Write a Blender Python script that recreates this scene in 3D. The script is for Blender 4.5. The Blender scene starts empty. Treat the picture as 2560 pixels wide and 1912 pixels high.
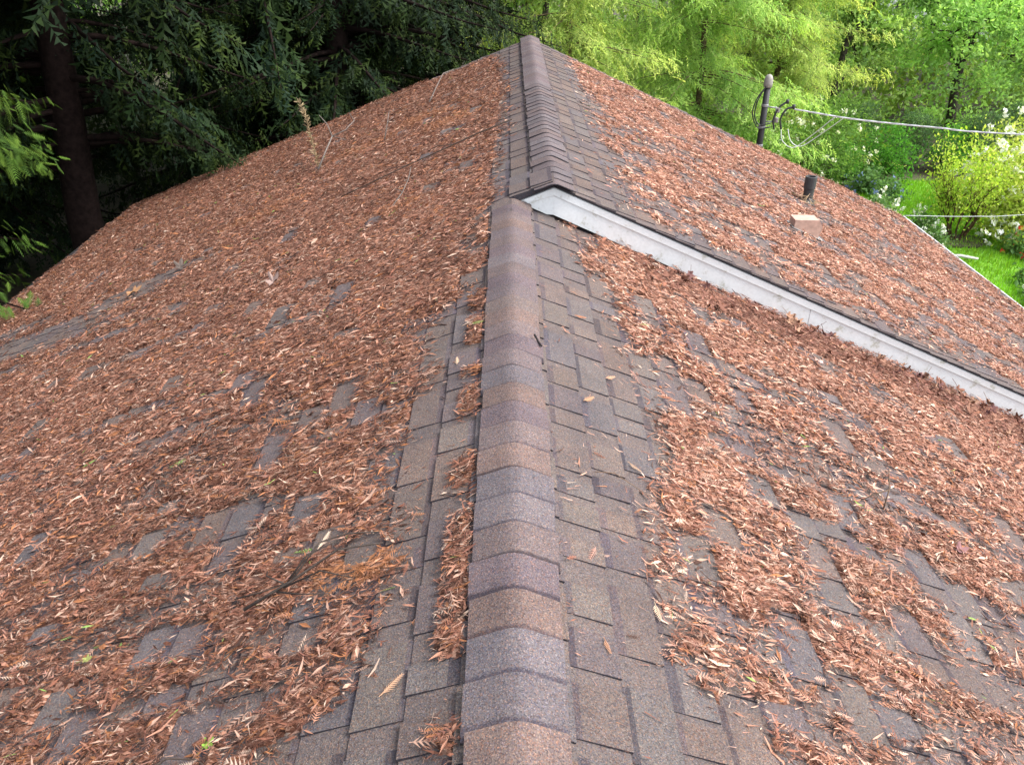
import bpy, math, random
import numpy as np
from mathutils import Vector, Matrix

R = math.radians
rng = np.random.default_rng(7)
random.seed(7)
scene = bpy.context.scene
col = scene.collection

# ---------------------------------------------------------------- camera
cam_d = bpy.data.cameras.new('camera')
cam_d.sensor_width = 36.0
cam_d.lens = 36.0 * 2159.96 / 2560.0
cam_d.clip_start = 0.05
cam_d.clip_end = 2000.0
cam = bpy.data.objects.new('camera', cam_d)
col.objects.link(cam)
cam.matrix_world = (Matrix.Translation((-0.0468, 0.0, 1.598)) @ Matrix.Rotation(-0.0141, 4, 'Z')
                    @ Matrix.Rotation(math.pi / 2 - 0.4972, 4, 'X') @ Matrix.Rotation(0.0227, 4, 'Z'))
scene.camera = cam
CAM = np.array([-0.0468, 0.0, 1.598])

# ---------------------------------------------------------------- sky, sun, exposure
SUN = Vector((0.64, -0.10, 0.86)).normalized()
w = bpy.data.worlds.new('World')
scene.world = w
w.use_nodes = True
nt = w.node_tree
bg = nt.nodes['Background']
sky = nt.nodes.new('ShaderNodeTexSky')
sky.sky_type = 'NISHITA'
sky.sun_disc = False
sky.sun_elevation = math.asin(SUN.z)
sky.sun_rotation = math.atan2(SUN.x, SUN.y)
sky.dust_density = 3.0
hs = nt.nodes.new('ShaderNodeHueSaturation')      # cloud cover: the blue is mostly washed out
hs.inputs['Saturation'].default_value = 0.35
nt.links.new(sky.outputs[0], hs.inputs['Color'])
nt.links.new(hs.outputs[0], bg.inputs['Color'])
bg.inputs['Strength'].default_value = 0.15
sun_d = bpy.data.lights.new('sun', 'SUN')
sun_d.energy = 1.4
sun_d.angle = R(22)
sun_d.color = (1.0, 0.96, 0.9)
sun = bpy.data.objects.new('sun', sun_d)
col.objects.link(sun)
sun.rotation_euler = SUN.to_track_quat('Z', 'Y').to_euler()
sun.location = SUN * 40
vs = scene.view_settings
vs.view_transform = 'Standard'
vs.look = 'None'
vs.exposure = 1.72
vs.gamma = 1.0
vs.use_curve_mapping = False
scene.cycles.max_bounces = 6
scene.cycles.diffuse_bounces = 4
scene.cycles.glossy_bounces = 2
scene.cycles.transmission_bounces = 4
scene.cycles.transparent_max_bounces = 4
scene.cycles.use_denoising = True

# ---------------------------------------------------------------- helpers
def tag(o, label=None, cat=None, group=None, kind=None):
    if label: o['label'] = label
    if cat: o['category'] = cat
    if group: o['group'] = group
    if kind: o['kind'] = kind
    return o

def empty(name, loc=(0, 0, 0), rz=0.0):
    o = bpy.data.objects.new(name, None)
    col.objects.link(o)
    o.location = loc
    o.rotation_euler = (0, 0, rz)
    o.empty_display_size = 0.1
    return o

class MB:
    """collects vertices, faces and one colour per vertex; build() makes one mesh object"""
    def __init__(s):
        s.v, s.c, s.q, s.t, s.n = [], [], [], [], 0
    def add(s, v, quads=None, tris=None, c=(0.5, 0.5, 0.5)):
        v = np.asarray(v, float).reshape(-1, 3)
        c = np.asarray(c, float)
        if c.ndim == 1: c = np.tile(c, (len(v), 1))
        s.v.append(v); s.c.append(c)
        if quads is not None and len(quads): s.q.append(np.asarray(quads, np.int64).reshape(-1, 4) + s.n)
        if tris is not None and len(tris): s.t.append(np.asarray(tris, np.int64).reshape(-1, 3) + s.n)
        s.n += len(v)
    def scatter(s, tv, tt, pos, mats, cols):
        """template (verts, tris) placed N times: v = pos + mats @ tv"""
        N, m = len(pos), len(tv)
        if N == 0: return
        v = np.einsum('nij,mj->nmi', mats, tv) + pos[:, None, :]
        f = (np.asarray(tt)[None] + (np.arange(N) * m)[:, None, None]).reshape(-1, 3)
        s.add(v.reshape(-1, 3), tris=f, c=np.repeat(cols, m, axis=0))
    def box(s, a, b, c=(0.5, 0.5, 0.5)):
        (x0, y0, z0), (x1, y1, z1) = a, b
        s.add([(x0,y0,z0),(x1,y0,z0),(x1,y1,z0),(x0,y1,z0),(x0,y0,z1),(x1,y0,z1),(x1,y1,z1),(x0,y1,z1)],
              [(3,2,1,0),(4,5,6,7),(0,1,5,4),(1,2,6,5),(2,3,7,6),(3,0,4,7)], c=c)
    def prism(s, pts, vec, c=(0.5, 0.5, 0.5)):
        """closed polygon (list of 3d points) pushed along vec; caps fanned by an ngon split"""
        p = np.asarray(pts, float); n = len(p); e = np.asarray(vec, float)
        v = np.concatenate([p, p + e, [p.mean(0)], [p.mean(0) + e]])
        q = [(i, (i+1) % n, n + (i+1) % n, n + i) for i in range(n)]
        t = [((i+1) % n, i, 2*n) for i in range(n)] + [(n + i, n + (i+1) % n, 2*n+1) for i in range(n)]
        s.add(v, q, t, c)
    def tube(s, pts, rad, n=8, c=(0.5, 0.5, 0.5), cap=True):
        p = np.asarray(pts, float); k = len(p)
        rad = np.broadcast_to(np.asarray(rad, float), (k,))
        d = np.gradient(p, axis=0); d /= np.linalg.norm(d, axis=1)[:, None] + 1e-9
        ref = np.array([0.31, 0.17, 0.93]) if abs(d[0] @ np.array([0.31, 0.17, 0.93])) < 0.9 else np.array([1.0, 0, 0])
        a = np.cross(d, ref); a /= np.linalg.norm(a, axis=1)[:, None] + 1e-9
        b = np.cross(d, a)
        th = np.arange(n) * 2 * math.pi / n
        ring = (a[:, None] * np.cos(th)[None, :, None] + b[:, None] * np.sin(th)[None, :, None]) * rad[:, None, None] + p[:, None]
        v = ring.reshape(-1, 3); q = []
        for i in range(k - 1):
            for j in range(n):
                q.append((i*n+j, i*n+(j+1) % n, (i+1)*n+(j+1) % n, (i+1)*n+j))
        t = []
        if cap:
            v = np.concatenate([v, p[:1], p[-1:]])
            for j in range(n):
                t.append(((j+1) % n, j, k*n)); t.append(((k-1)*n+j, (k-1)*n+(j+1) % n, k*n+1))
        s.add(v, q, t, c)
    def lathe(s, prof, o, n=16, c=(0.5, 0.5, 0.5), axis=None):
        """profile of (r, z) turned about the vertical through o (or a tilted axis matrix)"""
        th = np.arange(n) * 2 * math.pi / n
        v = np.array([[r*math.cos(a), r*math.sin(a), z] for r, z in prof for a in th])
        if axis is not None: v = v @ np.asarray(axis).T
        v = v + np.asarray(o)
        q = [(i*n+j, i*n+(j+1) % n, (i+1)*n+(j+1) % n, (i+1)*n+j) for i in range(len(prof)-1) for j in range(n)]
        s.add(v, q, c=c)
    def build(s, name, m, parent=None, smooth=False, origin=None):
        v = np.concatenate(s.v); c = np.concatenate(s.c)
        if origin is not None: v = v - np.asarray(origin, float)
        q = np.concatenate(s.q) if s.q else np.zeros((0, 4), np.int64)
        t = np.concatenate(s.t) if s.t else np.zeros((0, 3), np.int64)
        me = bpy.data.meshes.new(name)
        me.vertices.add(len(v)); me.vertices.foreach_set('co', v.astype(np.float32).ravel())
        loops = np.concatenate([q.ravel(), t.ravel()]).astype(np.int32)
        me.loops.add(len(loops)); me.loops.foreach_set('vertex_index', loops)
        me.polygons.add(len(q) + len(t))
        st = np.concatenate([np.arange(len(q)) * 4, len(q) * 4 + np.arange(len(t)) * 3]).astype(np.int32)
        me.polygons.foreach_set('loop_start', st)
        at = me.color_attributes.new('Col', 'FLOAT_COLOR', 'POINT')
        at.data.foreach_set('color', np.concatenate([c, np.ones((len(c), 1))], axis=1).astype(np.float32).ravel())
        me.update(calc_edges=True); me.validate()
        me.polygons.foreach_set('use_smooth', np.full(len(q) + len(t), bool(smooth)))
        me.materials.append(m)
        o = bpy.data.objects.new(name, me)
        col.objects.link(o)
        if origin is not None: o.location = origin
        if parent is not None:
            o.parent = parent
            if origin is not None: o.location = Vector(origin) - parent.location if parent.parent is None and parent.type == 'EMPTY' else Vector(origin)
        return o

def copy_tree(o, parent=None):
    c = o.copy(); col.objects.link(c)
    c.parent = parent
    for ch in o.children: copy_tree(ch, c)
    return c

# ---------------------------------------------------------------- value noise (numpy)
_H = rng.random((256, 256))
def vnoise(x, y):
    x = np.asarray(x, float); y = np.asarray(y, float)
    xi = np.floor(x).astype(int); yi = np.floor(y).astype(int)
    fx = x - xi; fy = y - yi
    fx = fx*fx*(3-2*fx); fy = fy*fy*(3-2*fy)
    g = lambda a, b: _H[a % 256, b % 256]
    return (g(xi,yi)*(1-fx)+g(xi+1,yi)*fx)*(1-fy)+(g(xi,yi+1)*(1-fx)+g(xi+1,yi+1)*fx)*fy
def fbm(x, y):
    return (vnoise(x, y) + 0.5*vnoise(x*2.1+7, y*2.1+3) + 0.25*vnoise(x*4.3+1, y*4.3+9)) / 1.75
def sstep(a, b, x):
    t = np.clip((x - a) / (b - a), 0, 1); return t*t*(3-2*t)

# ---------------------------------------------------------------- materials
def mat(name):
    m = bpy.data.materials.new(name); m.use_nodes = True
    return m, m.node_tree, m.node_tree.nodes['Principled BSDF']
def N(nt, kind, **kw):
    n = nt.nodes.new(kind)
    for k, v in kw.items():
        if k in n.inputs: n.inputs[k].default_value = v
        else: setattr(n, k, v)
    return n
def mulcol(nt, a, b, blend='MULTIPLY', fac=1.0):
    n = nt.nodes.new('ShaderNodeMix'); n.data_type = 'RGBA'; n.blend_type = blend
    n.inputs[0].default_value = fac
    nt.links.new(a, n.inputs[6]); nt.links.new(b, n.inputs[7])
    return n.outputs[2]
def ramp(nt, src, stops):
    n = nt.nodes.new('ShaderNodeValToRGB')
    e = n.color_ramp.elements
    while len(e) < len(stops): e.new(0.5)
    for el, (p, c) in zip(e, stops):
        el.position = p; el.color = (*c, 1) if len(c) == 3 else c
    nt.links.new(src, n.inputs[0])
    return n.outputs[0]
def g3(v): return (v, v, v)

def attr_mat(name, rough=0.9, noise=None, amount=(0.7, 1.3), bump=0.0, spec=0.2):
    m, nt, b = mat(name)
    a = N(nt, 'ShaderNodeAttribute', attribute_name='Col')
    out = a.outputs['Color']
    if noise:
        geo = N(nt, 'ShaderNodeNewGeometry')
        n = N(nt, 'ShaderNodeTexNoise', Scale=noise, Detail=2.0, Roughness=0.6)
        nt.links.new(geo.outputs['Position'], n.inputs['Vector'])
        out = mulcol(nt, out, ramp(nt, n.outputs['Fac'], [(0.3, g3(amount[0])), (0.7, g3(amount[1]))]))
        if bump:
            bp = N(nt, 'ShaderNodeBump', Strength=bump, Distance=0.002)
            nt.links.new(n.outputs['Fac'], bp.inputs['Height']); nt.links.new(bp.outputs[0], b.inputs['Normal'])
    nt.links.new(out, b.inputs['Base Color'])
    b.inputs['Roughness'].default_value = rough
    b.inputs['Specular IOR Level'].default_value = spec
    return m

def shingle_mat():
    m, nt, b = mat('asphalt_shingle')
    a = N(nt, 'ShaderNodeAttribute', attribute_name='Col')
    geo = N(nt, 'ShaderNodeNewGeometry')
    # mineral granules: coloured cells a few millimetres wide
    vo = N(nt, 'ShaderNodeTexVoronoi', Scale=320.0)
    nt.links.new(geo.outputs['Position'], vo.inputs['Vector'])
    sep = N(nt, 'ShaderNodeSeparateColor'); nt.links.new(vo.outputs['Color'], sep.inputs[0])
    gr = ramp(nt, sep.outputs[0], [(0.0, (0.5, 0.49, 0.52)), (0.3, (0.84, 0.82, 0.83)), (0.62, (1.04, 1.03, 1.0)), (0.88, (1.25, 1.2, 1.1)), (1.0, (1.8, 1.72, 1.6))])
    tint = ramp(nt, sep.outputs[1], [(0.0, (1.25, 0.95, 0.8)), (0.35, (1.0, 1.0, 1.0)), (0.7, (0.92, 1.0, 1.02)), (1.0, (0.9, 0.95, 1.2))])
    big = N(nt, 'ShaderNodeTexNoise', Scale=5.0, Detail=3.0)
    nt.links.new(geo.outputs['Position'], big.inputs['Vector'])
    bl = ramp(nt, big.outputs['Fac'], [(0.3, (0.84, 0.84, 0.86)), (0.7, (1.12, 1.1, 1.08))])
    out = mulcol(nt, mulcol(nt, mulcol(nt, a.outputs['Color'], gr), tint), bl)
    nt.links.new(out, b.inputs['Base Color'])
    b.inputs['Roughness'].default_value = 0.88
    b.inputs['Specular IOR Level'].default_value = 0.25
    bp = N(nt, 'ShaderNodeBump', Strength=0.55, Distance=0.0016)
    nt.links.new(vo.outputs['Distance'], bp.inputs['Height']); nt.links.new(bp.outputs[0], b.inputs['Normal'])
    return m

def leaf_mat(name, trans=0.4, sat=1.0, gloss=0.25):
    m, nt, b = mat(name)
    a = N(nt, 'ShaderNodeAttribute', attribute_name='Col')
    nt.links.new(a.outputs['Color'], b.inputs['Base Color'])
    b.inputs['Roughness'].default_value = 0.6
    b.inputs['Specular IOR Level'].default_value = gloss
    tr = N(nt, 'ShaderNodeBsdfTranslucent')
    yel = nt.nodes.new('ShaderNodeMix'); yel.data_type = 'RGBA'; yel.blend_type = 'MULTIPLY'; yel.inputs[0].default_value = 1.0
    nt.links.new(a.outputs['Color'], yel.inputs[6]); yel.inputs[7].default_value = (1.28, 1.22, 0.8, 1)
    nt.links.new(yel.outputs[2], tr.inputs['Color'])
    mx = N(nt, 'ShaderNodeMixShader'); mx.inputs[0].default_value = trans
    nt.links.new(b.outputs[0], mx.inputs[1]); nt.links.new(tr.outputs[0], mx.inputs[2])
    nt.links.new(mx.outputs[0], nt.nodes['Material Output'].inputs['Surface'])
    return m

def paint_mat():
    m, nt, b = mat('weathered_white_paint')
    geo = N(nt, 'ShaderNodeNewGeometry')
    n1 = N(nt, 'ShaderNodeTexNoise', Scale=9.0, Detail=6.0, Roughness=0.7)
    n2 = N(nt, 'ShaderNodeTexNoise', Scale=60.0, Detail=3.0)
    for n in (n1, n2): nt.links.new(geo.outputs['Position'], n.inputs['Vector'])
    c1 = ramp(nt, n1.outputs['Fac'], [(0.33, (0.42, 0.42, 0.36)), (0.42, (0.655, 0.675, 0.68)), (0.7, (0.70, 0.73, 0.745))])
    c2 = ramp(nt, n2.outputs['Fac'], [(0.3, g3(0.92)), (0.6, g3(1.0))])
    nt.links.new(mulcol(nt, c1, c2), b.inputs['Base Color'])
    b.inputs['Roughness'].default_value = 0.55
    return m

def plain(name, c, rough=0.6, metal=0.0, noise=0.0):
    m, nt, b = mat(name)
    b.inputs['Roughness'].default_value = rough; b.inputs['Metallic'].default_value = metal
    geo = N(nt, 'ShaderNodeNewGeometry')
    n = N(nt, 'ShaderNodeTexNoise', Scale=noise or 30.0, Detail=4.0)
    nt.links.new(geo.outputs['Position'], n.inputs['Vector'])
    nt.links.new(ramp(nt, n.outputs['Fac'], [(0.3, tuple(x*0.8 for x in c)), (0.7, tuple(min(1, x*1.15) for x in c))]), b.inputs['Base Color'])
    return m

def ground_mat(name, a, bcol, c, s1, s2):
    m, nt, b = mat(name)
    geo = N(nt, 'ShaderNodeNewGeometry')
    n1 = N(nt, 'ShaderNodeTexNoise', Scale=s1, Detail=6.0, Roughness=0.65)
    n2 = N(nt, 'ShaderNodeTexNoise', Scale=s2, Detail=4.0)
    for n in (n1, n2): nt.links.new(geo.outputs['Position'], n.inputs['Vector'])
    o = mulcol(nt, ramp(nt, n1.outputs['Fac'], [(0.3, a), (0.5, bcol), (0.72, c)]), ramp(nt, n2.outputs['Fac'], [(0.3, g3(0.65)), (0.7, g3(1.25))]))
    nt.links.new(o, b.inputs['Base Color']); b.inputs['Roughness'].default_value = 0.95
    return m

M = dict(
    shingle=shingle_mat(), paint=paint_mat(),
    litter=attr_mat('dry_litter', 0.8, spec=0.25),
    bark=attr_mat('bark', 0.95, 14.0, (0.5, 1.4), 1.0, 0.1),
    twig=attr_mat('twig_bark', 0.85, 60.0, (0.7, 1.3), 0.0, 0.2),
    cedar=leaf_mat('cedar_foliage', 0.22, gloss=0.08), leaf=leaf_mat('spring_foliage', 0.52, gloss=0.12),
    petal=leaf_mat('petals', 0.3), grass=leaf_mat('grass_blades', 0.35),
    pipe=plain('black_plastic_pipe', (0.035, 0.036, 0.038), 0.55), mast=plain('painted_steel_mast', (0.014, 0.014, 0.015), 0.6, 0.0),
    cap=plain('grey_cast_cap', (0.24, 0.225, 0.20), 0.7), rubber=plain('black_rubber', (0.02, 0.02, 0.022), 0.5),
    alu=plain('bare_aluminium_cable', (0.62, 0.63, 0.65), 0.5, 0.1), steel=plain('galvanised_steel', (0.26, 0.265, 0.27), 0.5, 0.5),
    vent=plain('tan_vent_paint', (0.44, 0.28, 0.22), 0.6), felt=plain('roof_felt', (0.03, 0.03, 0.03), 0.95),
    siding=plain('grey_siding', (0.42, 0.40, 0.37), 0.8), pale=plain('pale_wall', (0.62, 0.64, 0.68), 0.8), slate=plain('grey_roofing', (0.22, 0.22, 0.24), 0.85),
    ground=ground_mat('forest_soil', (0.03, 0.022, 0.014), (0.055, 0.045, 0.025), (0.05, 0.075, 0.02), 0.7, 9.0),
    lawn=ground_mat('lawn_turf', (0.10, 0.24, 0.02), (0.14, 0.32, 0.025), (0.19, 0.38, 0.035), 0.9, 25.0),
    bed=plain('garden_bed_soil', (0.045, 0.032, 0.022), 0.95, 0, 12.0),
    stone=plain('garden_stone', (0.42, 0.41, 0.38), 0.85, 0, 12.0),
)

# ================================================================ the house
S = 0.4238
TH = math.atan(S); CT = math.cos(TH); ST = math.sin(TH)
XO = 0.2639; ZO = S * XO
YF, YB = 5.34, 12.53           # front and back rake of the taller roof
XL, XR = -5.48, 5.855          # eaves
GZ = -4.7                      # ground level
E_ = 0.143                     # shingle exposure
YN = -0.6                      # near end of what is built

house = empty('house', (0, 0, GZ))
tag(house, 'house with leaf-strewn brown shingle roof, raised far section and white rake board', 'house')
house_off = Vector((0, 0, -GZ))
def part(mb, name, m, parent=house, **kw):
    o = mb.build(name, m, parent, **kw)
    if parent is house: o.location = o.location + house_off if 'origin' not in kw else o.location
    return o

class Slope:
    def __init__(s, O, sx): s.O = np.array(O, float); s.sx = sx; s.e = np.array([sx*CT, 0, -ST]); s.n = np.array([sx*ST, 0, CT])
    def P(s, y, t, w=0.0):
        y, t, w = np.broadcast_arrays(np.asarray(y, float), np.asarray(t, float), np.asarray(w, float))
        p = s.O + t[..., None]*s.e + w[..., None]*s.n
        p[..., 1] += y
        return p
SL, SR, SU = Slope((0, 0, 0), -1), Slope((0, 0, 0), 1), Slope((XO, 0, ZO), 1)

TONES = 0.76*np.array([(0.165,0.142,0.132),(0.172,0.150,0.136),(0.150,0.134,0.138),(0.152,0.148,0.155),(0.180,0.148,0.130),(0.172,0.158,0.146),(0.145,0.130,0.136),(0.162,0.155,0.152)])
TONES = (TONES.mean(0)*.12 + TONES*.88)*np.array((.78,.715,.705))
def tone(): return TONES[rng.integers(len(TONES))] * rng.uniform(0.92, 1.10)
DARK = np.array((0.075, 0.07, 0.085))

def lift(slope, y, t):
    """the taller roof's first courses run over the lower ridge and stand a little proud there"""
    if slope is SL: return 0.028 * sstep(0.28, -0.02, np.asarray(t, float)) * sstep(YF + 0.5, YF - 0.02, np.asarray(y, float)) * (np.asarray(y) > YF - 0.06)
    return np.zeros(np.broadcast(np.asarray(y), np.asarray(t)).shape)

all_tabs = []        # (slope, course, y0, y1, bare)
course_tabs = {}
def lay(slope, key, t_start, t_end, y0, y1):
    base = MB()
    k = 0; t = t_start
    while t < t_end - 0.02:
        ta, tb = t, t + E_
        ys = np.arange(y0, y1 + 0.01, 0.5) if y1 - y0 > 1 else np.array([y0, y1])
        ys[-1] = y1
        c = TONES.mean(0) * 0.98
        la, lb = lift(slope, ys, ta), lift(slope, ys, tb)
        n = len(ys)
        v = np.concatenate([slope.P(ys, ta - 0.01, 0.003 + la), slope.P(ys, tb, 0.010 + lb), slope.P(ys, tb, 0.0 + lb*0.0)])
        q = [(i, i+1, n+i+1, n+i) for i in range(n-1)] + [(n+i, n+i+1, 2*n+i+1, 2*n+i) for i in range(n-1)]
        base.add(v, q, c=c)
        for yy, fl in ((y0, 1), (y1, -1)):         # closed ends of the course
            l0, l1 = float(lift(slope, yy, ta)), float(lift(slope, yy, tb))
            base.add(np.array([slope.P(yy, ta, 0.003+l0), slope.P(yy, tb, 0.010+l1), slope.P(yy, tb, -0.004), slope.P(yy, ta, -0.004)]).reshape(-1, 3), [(0,1,2,3)], c=DARK*0.5)
        y = y0 + rng.uniform(0, 0.1)
        lst = []
        while y < y1 - 0.06:
            L = rng.choice([0.10, 0.14, 0.18, 0.22, 0.28]) * rng.uniform(0.9, 1.1)
            e = min(y + L, y1)
            bare = rng.random()
            lst.append((y, e, bare)); all_tabs.append((slope, key, ta, tb, y, e))
            y = e + rng.choice([0.025, 0.05, 0.08, 0.11])
        course_tabs[(key, k)] = lst
        t = tb; k += 1
    return base

def tab_geometry(slope, ta, tb, y0, y1):
    """one raised tab: a darker band under the course above, the field, and its four edges"""
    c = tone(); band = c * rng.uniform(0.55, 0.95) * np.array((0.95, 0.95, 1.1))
    j = rng.uniform(-0.004, 0.004)
    tm = ta + E_ * rng.uniform(0.12, 0.3)
    l0, l1 = float(lift(slope, y0, ta)), float(lift(slope, y0, tb))
    lm = 0.5 * (l0 + l1)
    wa, wm, wb = 0.0055 + l0, 0.0085 + lm, 0.0165 + l1 + rng.uniform(-0.001, 0.0015)
    P = lambda y, t, ww: slope.P(y, t, ww).reshape(3)
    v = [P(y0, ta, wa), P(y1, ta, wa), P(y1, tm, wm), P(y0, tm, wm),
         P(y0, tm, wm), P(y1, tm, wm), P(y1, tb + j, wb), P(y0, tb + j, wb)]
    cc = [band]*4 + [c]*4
    # edges get their own vertices so that their colour stays the cut mat's
    edge = DARK * 0.55
    ring = [P(y0, ta, wa), P(y0, tm, wm), P(y0, tb+j, wb), P(y1, tb+j, wb), P(y1, tm, wm), P(y1, ta, wa)]
    low = [P(y0, ta, 0), P(y0, tm, 0), P(y0, tb+j, 0), P(y1, tb+j, 0), P(y1, tm, 0), P(y1, ta, 0)]
    v += ring + low; cc += [edge]*12
    q = [(0,1,2,3), (4,5,6,7)] + [(8+i, 8+i+1, 14+i+1, 14+i) for i in range(5)]
    return v, q, cc

slopes = []
bL1 = lay(SL, 'L', 0.0, 6.0, YN, YF - 0.04)
pL1 = part(bL1, 'roof_slope', M['shingle'])
bL2 = lay(SL, 'LU', -2*E_, 6.0, YF - 0.03, YB)
pL2 = part(bL2, 'roof_slope', M['shingle'])
bR = lay(SR, 'R', 0.0, 6.4, YN, YF + 0.62)
pR = part(bR, 'roof_slope', M['shingle'])
bU = lay(SU, 'U', 0.0, (XR - XO) / CT, YF - 0.03, YB)
pU = part(bU, 'roof_slope', M['shingle'])
slope_part = {'L': pL1, 'LU': pL2, 'R': pR, 'U': pU}
for k_, lab in (('L', 'shaded slope of the near roof under dense leaf litter'), ('LU', 'shaded slope of the raised roof below the cedars'),
                ('R', 'near slope with patchy litter below the white rake board'), ('U', 'sunlit raised slope carrying the two vent outlets')):
    slope_part[k_]['label'] = lab

# deck thickness and underside, so the roof is a solid thing from any side
dk = MB()
def deck(slope, t0, t1, y0, y1):
    a = [slope.P(y0, t0, -0.006), slope.P(y0, t1, -0.006), slope.P(y0, t1, -0.045), slope.P(y0, t0, -0.045)]
    dk.prism(np.array(a).reshape(-1, 3), (0, y1 - y0, 0))
deck(SL, 0.0, 6.0, YN, YF); deck(SL, -XO/CT, 6.0, YF, YB - 0.02); deck(SR, 0.0, 6.4, YN, YF + 0.62); deck(SU, 0.0, (XR-XO)/CT, YF, YB - 0.02)
part(dk, 'roof_deck', M['felt'])

# tabs: the 300 that show largest are objects, the rest stay joined
def tab_score(tb_):
    slope, key, ta, tb, y0, y1 = tb_
    p = slope.P(0.5*(y0+y1), 0.5*(ta+tb)).reshape(3)
    d = p - CAM
    dist = np.linalg.norm(d)
    if p[1] < 1.1: return 1e9
    if key in ('L', 'LU') and p[0] < -2.2: dist += 4
    if key == 'R' and (p[1] > YF or p[0] > 2.6): dist += 6
    if abs(p[0] - (XO if key in ('U',) else 0)) < 0.95: dist *= 0.62     # bare of litter beside the ridge
    return dist
order = sorted(range(len(all_tabs)), key=lambda i: tab_score(all_tabs[i]))
rest = {k_: MB() for k_ in slope_part}
for r_, i in enumerate(order):
    slope, key, ta, tb, y0, y1 = all_tabs[i]
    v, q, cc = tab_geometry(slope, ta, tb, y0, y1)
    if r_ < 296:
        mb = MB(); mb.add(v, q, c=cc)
        o = np.mean(np.array(v).reshape(-1, 3), axis=0)
        ob = mb.build('shingle', M['shingle'], None, origin=o)
        ob.parent = slope_part[key]; ob.location = Vector(o)
    else:
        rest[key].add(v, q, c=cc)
for k_, mb in rest.items():
    if mb.n:
        o = mb.build('shingle_field', M['shingle'], slope_part[k_]); o['kind'] = 'stuff'

# ridge caps
def cap_section(z_add, half=0.128):
    xs = np.array([-half, -half*0.62, -0.045, -0.022, 0, 0.022, 0.045, half*0.62, half])
    r = 0.034
    z = np.array([-S*abs(x) if abs(x) > r else -S*(x*x + r*r)/(2*r) for x in xs]) + 0.5*S*r*0.4
    return xs, z + z_add
def ridge_cap(xo, zo, ya, yb, za, zb, half, c, band, band_near):
    """folded cap from ya to yb; za / zb height of its two ends over the deck"""
    mb = MB()
    n = 9; thick = 0.007
    L = yb - ya
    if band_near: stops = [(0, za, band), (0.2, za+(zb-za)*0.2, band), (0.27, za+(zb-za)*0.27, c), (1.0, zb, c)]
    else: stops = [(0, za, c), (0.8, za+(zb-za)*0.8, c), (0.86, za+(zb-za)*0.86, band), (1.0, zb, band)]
    tw = rng.uniform(-0.004, 0.004); jit = rng.uniform(-0.006, 0.006)
    v = []; cc = []
    for f, z, cl in stops:
        xs, zz = cap_section(z, half)
        bow = (np.abs(xs) / half) ** 2 * 0.006 * (1 if band_near else -1)
        for x, q_ in zip(xs, zz):
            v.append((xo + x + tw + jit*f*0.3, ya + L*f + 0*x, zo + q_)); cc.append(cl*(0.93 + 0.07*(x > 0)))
    q = [(i*n+j, i*n+j+1, (i+1)*n+j+1, (i+1)*n+j) for i in range(len(stops)-1) for j in range(n-1)]
    v = np.array(v); sag = rng.uniform(-.12, .12, 2); v[:, 2] += (np.abs(v[:, 0]-xo)/half)**3*rng.uniform(-.003, .006) + (v[:, 0]-xo)*sag[0]*.12 + rng.uniform(-.0015, .0015); v = list(v)
    mb.add(v, q, c=cc)
    v = np.array(v).reshape(len(stops), n, 3); low = v - np.array((0, 0, thick))
    edge = DARK * 0.5
    rim = np.concatenate([v[:, 0], v[-1, 1:], v[::-1, -1][1:], v[0, ::-1][1:-1]])
    rlow = rim - np.array((0, 0, thick)); k = len(rim)
    mb.add(np.concatenate([rim, rlow]), [(i, k+i, k+(i+1) % k, (i+1) % k) for i in range(k)], c=edge)
    mb.add(low.reshape(-1, 3), [tuple(reversed(f)) for f in q], c=edge)
    o = np.array((xo, 0.5*(ya+yb), zo))
    ob = mb.build('ridge_cap', M['shingle'], None, smooth=True, origin=o)
    ob.parent = house; ob.location = Vector(o) + house_off
CT_TONES = 0.80*np.array([(0.168,0.145,0.138),(0.158,0.142,0.145),(0.190,0.148,0.125),(0.148,0.148,0.158),(0.140,0.120,0.130),(0.168,0.148,0.132),(0.165,0.160,0.166)])
CT_TONES = (CT_TONES.mean(0)*.25 + CT_TONES*.75)*np.array((.80,.725,.745))
y = -0.32 + 0.055; i = 0
seq = [3,5,4,2,0,0,4,2,5,4,2,6,3,2,4,0,6,3,2,0,4,2,3,1,4,0,2,5,1,4,0,6,4,0,1,2,0,4,5,3]
while y < YF - 0.03:
    c = CT_TONES[seq[i % len(seq)]] * rng.uniform(0.93, 1.1)
    st = rng.uniform(0.34, 0.72)
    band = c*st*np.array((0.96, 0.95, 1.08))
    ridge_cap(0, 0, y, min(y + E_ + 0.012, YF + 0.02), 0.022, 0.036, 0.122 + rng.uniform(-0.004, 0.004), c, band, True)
    y += E_; i += 1
y = YF - 0.07; i = 0
while y < 8.75:
    c = CT_TONES[[1, 6, 3, 1, 0, 6][i % 6]] * rng.uniform(0.92, 1.08)
    ridge_cap(XO, ZO, y, y + E_ + 0.012, 0.029, 0.024, 0.128 + rng.uniform(-0.004, 0.004), c, c*0.8, False)
    y += E_; i += 1
while y < YB - 0.02:
    c = CT_TONES[[1, 6, 4, 1, 0, 6][i % 6]] * rng.uniform(0.92, 1.08)
    ridge_cap(XO, ZO, y, min(y + E_ + 0.012, YB + 0.03), 0.026, 0.042, 0.128, c, c*0.85, True)
    y += E_; i += 1

# white rake board with its return, crown strip, soffit
HB = 0.188
x1 = XR + 0.02
up = lambda x, d=0.0: 2*ZO - S*x - d
poly = [(0.05, S*0.05 - 0.006), (XO, ZO - 0.012), (x1, up(x1, 0.012)), (x1, up(x1, HB)), (0.265, up(0.265, HB)), (0.225, -S*0.225 + 0.02), (0.06, -S*0.06 + 0.02)]
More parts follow.
